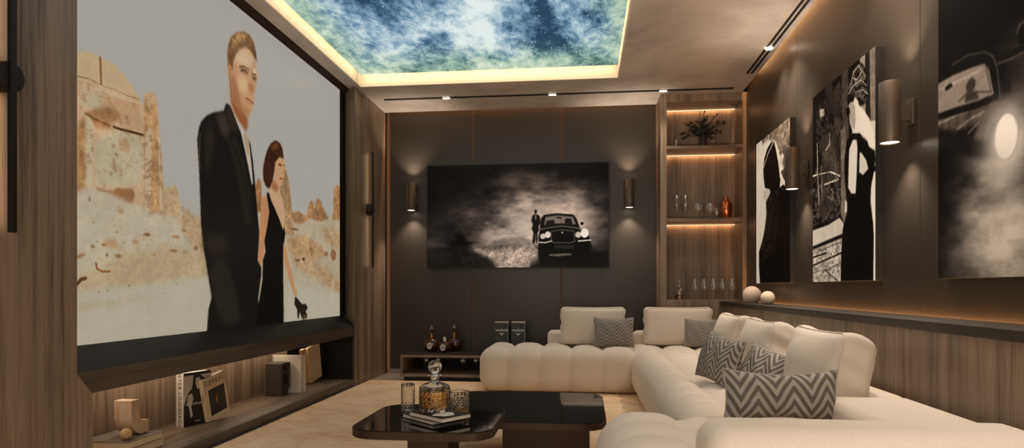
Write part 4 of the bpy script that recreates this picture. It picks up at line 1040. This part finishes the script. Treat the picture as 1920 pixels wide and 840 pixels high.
# thick white spine lettered, black and white cover: spine towards the camera, cover towards the room
bk, M = standing_book('thick standing book with a lettered white spine and a black and white cover', (-2.47, 3.655, Z0), -0.30, 0.0, 0.20, 0.328, 0.062, 'cover_black', 'label_white')
text_mb('PETER LINDBERGH', 0.038, M @ frame_matrix((0.031, -0.0024, 0.164), (0, 0, -1), (1, 0, 0)), 0.0004, 1.12).build('spine_lettering', 'print_ink', bk, local=True)
figm = MB()
fx = 0.0625
def fp(pts, dx=0.0): figm.add([(fx + dx, y, z) for y, z in pts], [tuple(range(len(pts)))])
fp([(0.0, 0.31), (0.07, 0.31), (0.06, 0.23), (0.03, 0.20), (0.0, 0.12)])
fp([(0.085, 0.29), (0.115, 0.295), (0.125, 0.26), (0.115, 0.225), (0.10, 0.22), (0.088, 0.245)])
fp([(0.03, 0.19), (0.06, 0.20), (0.07, 0.17), (0.055, 0.12), (0.065, 0.06), (0.05, 0.05), (0.04, 0.11), (0.025, 0.14)])
fp([(0.12, 0.31), (0.20, 0.31), (0.20, 0.27), (0.15, 0.285)])
figm.build('cover_print', 'paper', bk, local=True)['label'] = 'pale generic figure print'
text_mb('by Lindbergh', 0.022, frame_matrix((fx + 0.0004, 0.075, 0.135), (0, 1, 0), (0, 0, 1)), 0.0003).build('cover_lettering', 'label_white', bk, local=True)
text_mb('TASCHEN', 0.010, frame_matrix((fx + 0.0004, 0.10, 0.025), (0, 1, 0), (0, 0, 1)), 0.0003).build('publisher_lettering', 'label_white', bk, local=True)
# magazine leaning on it
mg, M = standing_book('cream magazine with a black square cover picture leaning on the thick book', (-2.372, 3.79, Z0 + 0.004), -0.12, 0.20, 0.205, 0.275, 0.03, 'cover_cream', 'cover_cream')
text_mb('CEREAL', 0.044, M @ frame_matrix((0.0303, 0.105, 0.238), (0, 1, 0), (0, 0, 1)), 0.0004, 1.25).build('title_lettering', 'print_ink', mg, local=True)
text_mb('CEREAL', 0.017, M @ frame_matrix((0.015, -0.0023, 0.15), (0, 0, -1), (1, 0, 0)), 0.0004, 1.2).build('spine_lettering', 'print_ink', mg, local=True)
text_mb('VOL', 0.009, M @ frame_matrix((0.0303, 0.185, 0.205), (0, 1, 0), (0, 0, 1)), 0.0004).build('issue_lettering', 'print_ink', mg, local=True)
MB().box(0.0298, 0.0306, 0.035, 0.185, 0.025, 0.195).xform(M).build('cover_picture', 'cover_black', mg, local=True)['label'] = 'black cover picture'
cr = MB(); cr.add([(0.0309, 0.108 - 0.014 * math.sin(a), 0.118 + 0.03 * math.cos(a)) for a in np.linspace(0, PI, 12)] + [(0.0309, 0.108 - 0.004 * math.sin(a), 0.118 + 0.03 * math.cos(a)) for a in np.linspace(PI, 0, 12)[1:-1]], [tuple(range(22))])
cr.xform(M).build('crescent_print', 'gold', mg, local=True)['label'] = 'small golden crescent'
# dark cubist block
db = MB(); db.prism([(4.765, Z0), (4.925, Z0), (4.925, 0.40 - 0.08), (4.765, 0.322)], 'X', -2.475, -2.345)
dbo = thing('block_sculpture', 'dark rough stone block sculpture with rectangular openings', 'sculpture', (-2.41, 4.845, Z0))
cb = MB(); X0, X1 = -2.475, -2.345; ya, yb, za, zb = 4.765, 4.92, Z0, 0.325
cb.box(X0, X1 - 0.04, ya, yb, za, zb); cb.box(X1 - 0.04, X1, ya, ya + 0.045, za, zb); cb.box(X1 - 0.04, X1, yb - 0.035, yb, za + 0.05, zb)
cb.box(X1 - 0.04, X1, ya + 0.045, yb - 0.035, za, za + 0.085); cb.box(X1 - 0.04, X1, ya + 0.045, yb - 0.035, zb - 0.085, zb - 0.055); cb.box(X1 - 0.04, X1, ya + 0.085, yb - 0.035, zb - 0.06, zb); cb.box(X1 - 0.04, X1, ya + 0.04, yb - 0.035, zb - 0.012, zb)
cb.build('block', 'dark_stone', dbo, smooth=False)
MB().box(X1 - 0.0415, X1 - 0.039, ya + 0.045, yb - 0.035, za + 0.085, zb - 0.085).build('opening', 'black', dbo)['label'] = 'black recessed opening'
# white linen book pair behind the block, tan books leaning
standing_book('white linen book standing behind the dark stone block', (-2.505, 4.968, Z0), -1.45, 0.0, 0.23, 0.302, 0.035, 'linen_white', 'linen_white')
standing_book('slim pale book standing against the white linen book', (-2.50, 5.006, Z0), -1.45, 0.0, 0.236, 0.297, 0.022, 'linen_white', 'cover_cream')
standing_book('brown-spined tan book leaning to the left in the niche', (-2.445, 5.36, Z0 + 0.004), -0.10, 0.17, 0.06, 0.31, 0.03, 'cover_tan', 'cover_brown')
standing_book('broad tan book leaning to the left at the far end of the niche', (-2.432, 5.43, Z0 + 0.004), -0.06, 0.17, 0.22, 0.315, 0.035, 'cover_cream', 'cover_tan')

# ================================================================== LEDGE SPHERES
for lab, x, y, r in (('larger of the two cream ceramic spheres on the stone ledge', 1.415, 5.60, 0.076), ('smaller of the two cream ceramic spheres on the stone ledge', 1.43, 5.19, 0.055)):
    pr = [(0, 0), (r * 0.5, 0)] + [(r * math.sin(a), r * 0.87 - r * math.cos(a)) for a in np.linspace(0.56, PI, 22)]
    tag(MB().lathe(pr, (x, y, 0.7935), 36).build('ceramic_sphere', 'ceramic'), lab, 'ornament', 'ceramic spheres')

# ================================================================== STEMWARE AND BOTTLES
def lathe_glass(prof_out, th=0.0012):
    """closed thin shell from an outer bowl profile (from stem top to rim)"""
    return prof_out + [(max(r - th, 0.0008), z) for r, z in prof_out[::-1]]
def stem_glass(name, label, loc, group, h, bowl, foot_r, stem_z, mat='thin_glass'):
    o = thing(name, label, 'glass', loc, group)
    MB().lathe(lathe_glass(bowl), (0, 0, 0), 24).build('bowl', mat, o, local=True)
    MB().lathe([(0.0028, stem_z + 0.002), (0.0025, 0.012), (0.004, 0.006)], (0, 0, 0), 10).build('stem', mat, o, local=True)
    MB().lathe([(0.004, 0.006), (foot_r * 0.6, 0.003), (foot_r, 0.0015), (foot_r, 0), (0, 0)], (0, 0, 0), 24).build('foot', mat, o, local=True)
    return o
zs1, zs2, zs3 = 2.3005, 1.5985, 0.8065
# lower shelf: five big wine glasses, decanter
bowl = [(0.003, 0.095), (0.020, 0.099), (0.036, 0.114), (0.041, 0.133), (0.038, 0.160), (0.031, 0.185), (0.028, 0.205)]
g0 = stem_glass('wine_glass', 'leftmost of the five big wine glasses on the lower shelf', (1.094, 6.47, zs3), 'wine glasses on the lower shelf', 0.205, bowl, 0.033, 0.095)
for i, lb in enumerate(('second wine glass from the left on the lower shelf', 'middle one of the five wine glasses on the lower shelf', 'fourth wine glass from the left on the lower shelf', 'rightmost of the five wine glasses on the lower shelf')):
    dup(g0, (1.094 + 0.0892 * (i + 1), 6.47 + 0.004 * (-1) ** i, zs3), lb)
d2 = thing('decanter', 'small stoppered decanter with red liquor on the lower shelf', 'decanter', (0.945, 6.47, zs3))
MB().lathe(lathe_glass([(0.046, 0), (0.048, 0.01), (0.047, 0.05), (0.050, 0.075), (0.044, 0.095), (0.018, 0.112), (0.013, 0.125), (0.013, 0.145), (0.018, 0.150)], 0.003), (0, 0, 0), 28, cut(8, 0.01, 0.07, 0.05)).build('bottle', 'thin_glass', d2, local=True)
MB().lathe([(0, 0.004), (0.042, 0.004), (0.042, 0.045), (0, 0.045)], (0, 0, 0), 24).build('liquor', 'red_liquor', d2, local=True)['label'] = 'red liquor'
MB().lathe([(0, 0.146), (0.010, 0.148), (0.008, 0.156), (0.017, 0.168), (0.019, 0.178), (0.012, 0.192), (0, 0.196)], (0, 0, 0), 20).build('stopper', 'thin_glass', d2, local=True)
# middle shelf: two flutes, two cut coupes, copper shaker
fl = [(0.003, 0.085), (0.012, 0.092), (0.021, 0.115), (0.024, 0.17), (0.024, 0.235)]
f0 = stem_glass('champagne_flute', 'left tall champagne flute on the middle shelf', (0.916, 6.46, zs2), 'champagne flutes', 0.235, fl, 0.03, 0.085)
dup(f0, (1.000, 6.46, zs2), 'right tall champagne flute on the middle shelf')
cp = [(0.003, 0.062), (0.020, 0.068), (0.040, 0.090), (0.045, 0.115), (0.044, 0.150)]
c0 = stem_glass('cut_goblet', 'left of the two wide cut goblets on the middle shelf', (1.118, 6.46, zs2), 'cut goblets', 0.15, cp, 0.034, 0.062)
dup(c0, (1.236, 6.46, zs2), 'right wide cut goblet on the middle shelf beside the copper shaker')
sh = thing('cocktail_shaker', 'shiny copper cocktail shaker on the middle shelf', 'shaker', (1.392, 6.47, zs2))
MB().lathe([(0, 0), (0.043, 0), (0.047, 0.006), (0.056, 0.08), (0.059, 0.125), (0.054, 0.15), (0.04, 0.165), (0, 0.165)], (0, 0, 0), 32).build('body', 'copper', sh, local=True)
MB().lathe([(0.036, 0.163), (0.033, 0.172), (0.022, 0.178), (0, 0.178)], (0, 0, 0), 28).build('strainer', 'copper', sh, local=True)
MB().lathe([(0.020, 0.177), (0.022, 0.19), (0.020, 0.208), (0.012, 0.216), (0, 0.217)], (0, 0, 0), 24).build('cap', 'copper', sh, local=True)
stem_glass('small_glass', 'small low-stemmed glass left of the copper shaker', (1.305, 6.50, zs2), None, 0.12, [(0.003, 0.03), (0.018, 0.036), (0.026, 0.06), (0.027, 0.115)], 0.026, 0.03)
# top shelf: dark vase of leafy branches, candle
vz = thing('plant_vase', 'dark vase of spreading leafy branches on the top shelf', 'plant', (1.172, 6.48, zs1))
MB().lathe([(0, 0), (0.034, 0), (0.036, 0.01), (0.034, 0.12), (0.030, 0.125), (0.029, 0.02), (0, 0.02)], (0, 0, 0), 24).build('vase', 'vase_dark', vz, local=True)
rnd = random.Random(4); br = MB(); lf = MB()
ends = [(-0.235, 0.0, 0.145), (-0.20, 0.03, 0.10), (-0.17, -0.03, 0.215), (-0.12, 0.02, 0.25), (-0.06, -0.02, 0.27), (0.01, 0.01, 0.345), (0.02, -0.03, 0.30), (0.07, 0.03, 0.24), (0.12, -0.02, 0.31), (0.17, 0.02, 0.26), (0.215, -0.01, 0.25), (0.16, 0.02, 0.16), (0.18, -0.04, 0.12), (0.10, -0.05, 0.07), (0.06, 0.04, 0.12), (-0.10, -0.05, 0.13), (-0.05, 0.05, 0.20), (0.10, 0.02, 0.19), (-0.13, 0.02, 0.17), (0.03, -0.04, 0.21), (-0.02, -0.05, 0.24)]
for ex, ey, ez in ends:
    p0 = Vector((0.01 * rnd.uniform(-1, 1), 0.01 * rnd.uniform(-1, 1), 0.10)); p2 = Vector((ex, ey, ez)); p1 = (p0 + p2) / 2 + Vector((0, 0, 0.05))
    pts = [(1 - t_) ** 2 * p0 + 2 * t_ * (1 - t_) * p1 + t_ ** 2 * p2 for t_ in np.linspace(0, 1, 8)]
    br.tube([tuple(p) for p in pts], [0.0022 * (1 - 0.6 * i / 7) for i in range(8)], 5)
    for i in range(2, 16):
        t_ = i / 15.0; p = (1 - t_) ** 2 * p0 + 2 * t_ * (1 - t_) * p1 + t_ ** 2 * p2
        d = Vector((rnd.uniform(-1, 1), rnd.uniform(-0.8, 0.8), rnd.uniform(-0.7, 1))).normalized(); l_ = rnd.uniform(0.022, 0.042)
        s_ = d.cross(Vector((rnd.uniform(-1, 1), rnd.uniform(-1, 1), rnd.uniform(-1, 1)))).normalized() * l_ * 0.36; nn = d.cross(s_).normalized() * l_ * 0.06
        lf.add([p, p + d * l_ * 0.3 + s_ * 0.85, p + d * l_ * 0.7 + s_ * 0.8, p + d * l_, p + d * l_ * 0.7 - s_ * 0.8, p + d * l_ * 0.3 - s_ * 0.85, p + d * l_ * 0.5 + nn], [(0, 1, 6), (1, 2, 6), (2, 3, 6), (3, 4, 6), (4, 5, 6), (5, 0, 6)])
br.build('branches', 'leaf', vz, local=True); lf.build('foliage', 'leaf', vz, local=True)
cn = thing('candle', 'slim pale candle in a holder left of the vase', 'candle', (0.915, 6.5, zs1))
MB().lathe([(0, 0), (0.022, 0), (0.022, 0.006), (0.010, 0.012), (0.010, 0.02), (0, 0.02)], (0, 0, 0), 20).build('holder', 'thin_glass', cn, local=True)
MB().lathe([(0.0095, 0.018), (0.0095, 0.088), (0.006, 0.092), (0, 0.092)], (0, 0, 0), 16).build('wax', 'wax', cn, local=True)

# ------------------------------------------------------------------ bench: cognac bottles, cartons, glasses inside
ZB = 0.2638
def round_bottle(label, loc, r, h_neck, stopper, label_plate, neck_mat='gold'):
    o = thing('cognac_bottle', label, 'bottle', loc, 'round bottles on the bench'); n = 16
    body = MB(); k = 0.62
    pr = [(0, 0), (r * 0.55, 0)] + [(r * math.sin(a), r * 0.9 - r * math.cos(a)) for a in np.linspace(0.62, 2.75, 18)] + [(0.017, r * 1.86), (0.015, r * 1.86 + h_neck), (0, r * 1.86 + h_neck)]
    body.lathe(pr, (0, 0, 0), 36); body.v = [(x, y * k, z) for x, y, z in body.v]; body.build('body', 'cognac_glass', o, local=True)
    rim = MB(); rim.tube([((r + 0.004) * math.sin(a), 0, r * 0.9 - (r + 0.004) * math.cos(a)) for a in np.linspace(0.75, 2.6, 20)], 0.006, 8)
    rim.tube([(-(r + 0.004) * math.sin(a), 0, r * 0.9 - (r + 0.004) * math.cos(a)) for a in np.linspace(0.75, 2.6, 20)], 0.006, 8); rim.build('moulded_rim', 'cognac_glass', o, local=True)
    zt = r * 1.86
    MB().lathe([(0.0165, zt + 0.002), (0.0165, zt + h_neck * 0.95), (0, zt + h_neck * 0.95)], (0, 0, 0), 20).build('neck_sleeve', neck_mat, o, local=True)
    if stopper:
        MB().lathe([(0.012, zt + h_neck * 0.95), (0.014, zt + h_neck + 0.012), (0.022, zt + h_neck + 0.03), (0.026, zt + h_neck + 0.045), (0.016, zt + h_neck + 0.062), (0.007, zt + h_neck + 0.072), (0, zt + h_neck + 0.082)], (0, 0, 0), 10).build('stopper', 'sconce_metal', o, local=True)
    if label_plate:
        lb = MB(); lb.lathe([(0, -0.0015), (0.028, -0.0015), (0.028, 0.0015), (0, 0.0015)], (0, 0, 0), 24)
        lb.xform(Matrix.Translation((-0.012, -r * k - 0.001, r * 0.88)) @ Matrix.Rotation(PI / 2, 4, 'X') @ Matrix.Diagonal((1, 1.2, 1, 1))); lb.build('oval_label', 'label_white', o, local=True)['label'] = 'white oval label'
        ln = MB()
        for dz, ww in ((0.008, 0.014), (-0.001, 0.018), (-0.010, 0.012)): ln.box(-0.012 - ww, -0.012 + ww, -r * k - 0.0035, -r * k - 0.0024, r * 0.88 + dz - 0.0016, r * 0.88 + dz + 0.0016)
        ln.build('label_print', 'print_ink', o, local=True)
    return o
round_bottle('left round cognac bottle with white label and pointed stopper', (-1.555, 6.46, ZB), 0.073, 0.055, True, True)
round_bottle('middle, shorter cognac bottle with white cap and white label', (-1.405, 6.40, ZB), 0.060, 0.050, False, True, 'label_white')
round_bottle('right round bottle with gold neck and stopper, no label', (-1.335, 6.55, ZB), 0.073, 0.060, True, False)
for i, (x, lab) in enumerate(((-0.815, 'left of the two dark green whisky cartons on the bench'), (-0.648, 'right one of the two dark green whisky cartons on the bench'))):
    o = thing('whisky_carton', lab, 'carton', (x, 6.42, ZB), 'whisky cartons'); hw = 0.069; H_ = 0.318
    MB().box(-hw, hw, -0.069, 0.069, 0, H_ - 0.012, 0.001).build('carton', 'box_green', o, local=True)
    MB().box(-hw, hw, -0.069, 0.069, H_ - 0.0115, H_, 0.001).build('lid', 'box_edge', o, local=True)['label'] = 'silver lid edge'
    MB().box(hw - 0.004, hw + 0.0006, -0.0696, -0.066, 0, H_ - 0.012).build('edge_strip', 'box_edge', o, local=True)
    F = lambda z: frame_matrix((0, -0.0697, z), (1, 0, 0), (0, 0, 1))
    text_mb('DALMORE', 0.026, F(0.232), 0.0004, 1.0, 0.0006).build('brand_lettering', 'label_white', o, local=True)
    text_mb('THE', 0.010, F(0.250), 0.0004).build('small_lettering', 'label_white', o, local=True)
    text_mb('HIGHLAND SINGLE MALT', 0.007, F(0.075), 0.0004).build('base_lettering', 'label_white', o, local=True)
    st_ = MB()
    for s in (-1, 1):
        q = [(0, 0.178), (s * 0.006, 0.188), (s * 0.016, 0.196), (s * 0.028, 0.207), (s * 0.020, 0.207), (s * 0.010, 0.203), (s * 0.004, 0.198), (0, 0.200)]
        st_.prism(q if s > 0 else q[::-1], 'Y', -0.0702, -0.0692)
    st_.build('antler_emblem', 'label_white', o, local=True)['label'] = 'white stag antler emblem'
g1 = stem_glass('bench_glass', 'left stemmed glass inside the low bench', (-1.60, 6.42, 0.0755), 'glasses inside the low bench', 0.13, [(0.003, 0.055), (0.020, 0.062), (0.032, 0.085), (0.033, 0.105), (0.028, 0.130)], 0.026, 0.055)
for x, y, lb in ((-1.49, 6.5, 'second stemmed glass from the left inside the low bench'), (-1.22, 6.42, 'third stemmed glass from the left inside the low bench'), (-1.09, 6.45, 'fourth stemmed glass from the left inside the low bench'), (-0.96, 6.42, 'rightmost stemmed glass inside the low bench, next to the sofa')):
    dup(g1, (x, y, 0.0755), lb)
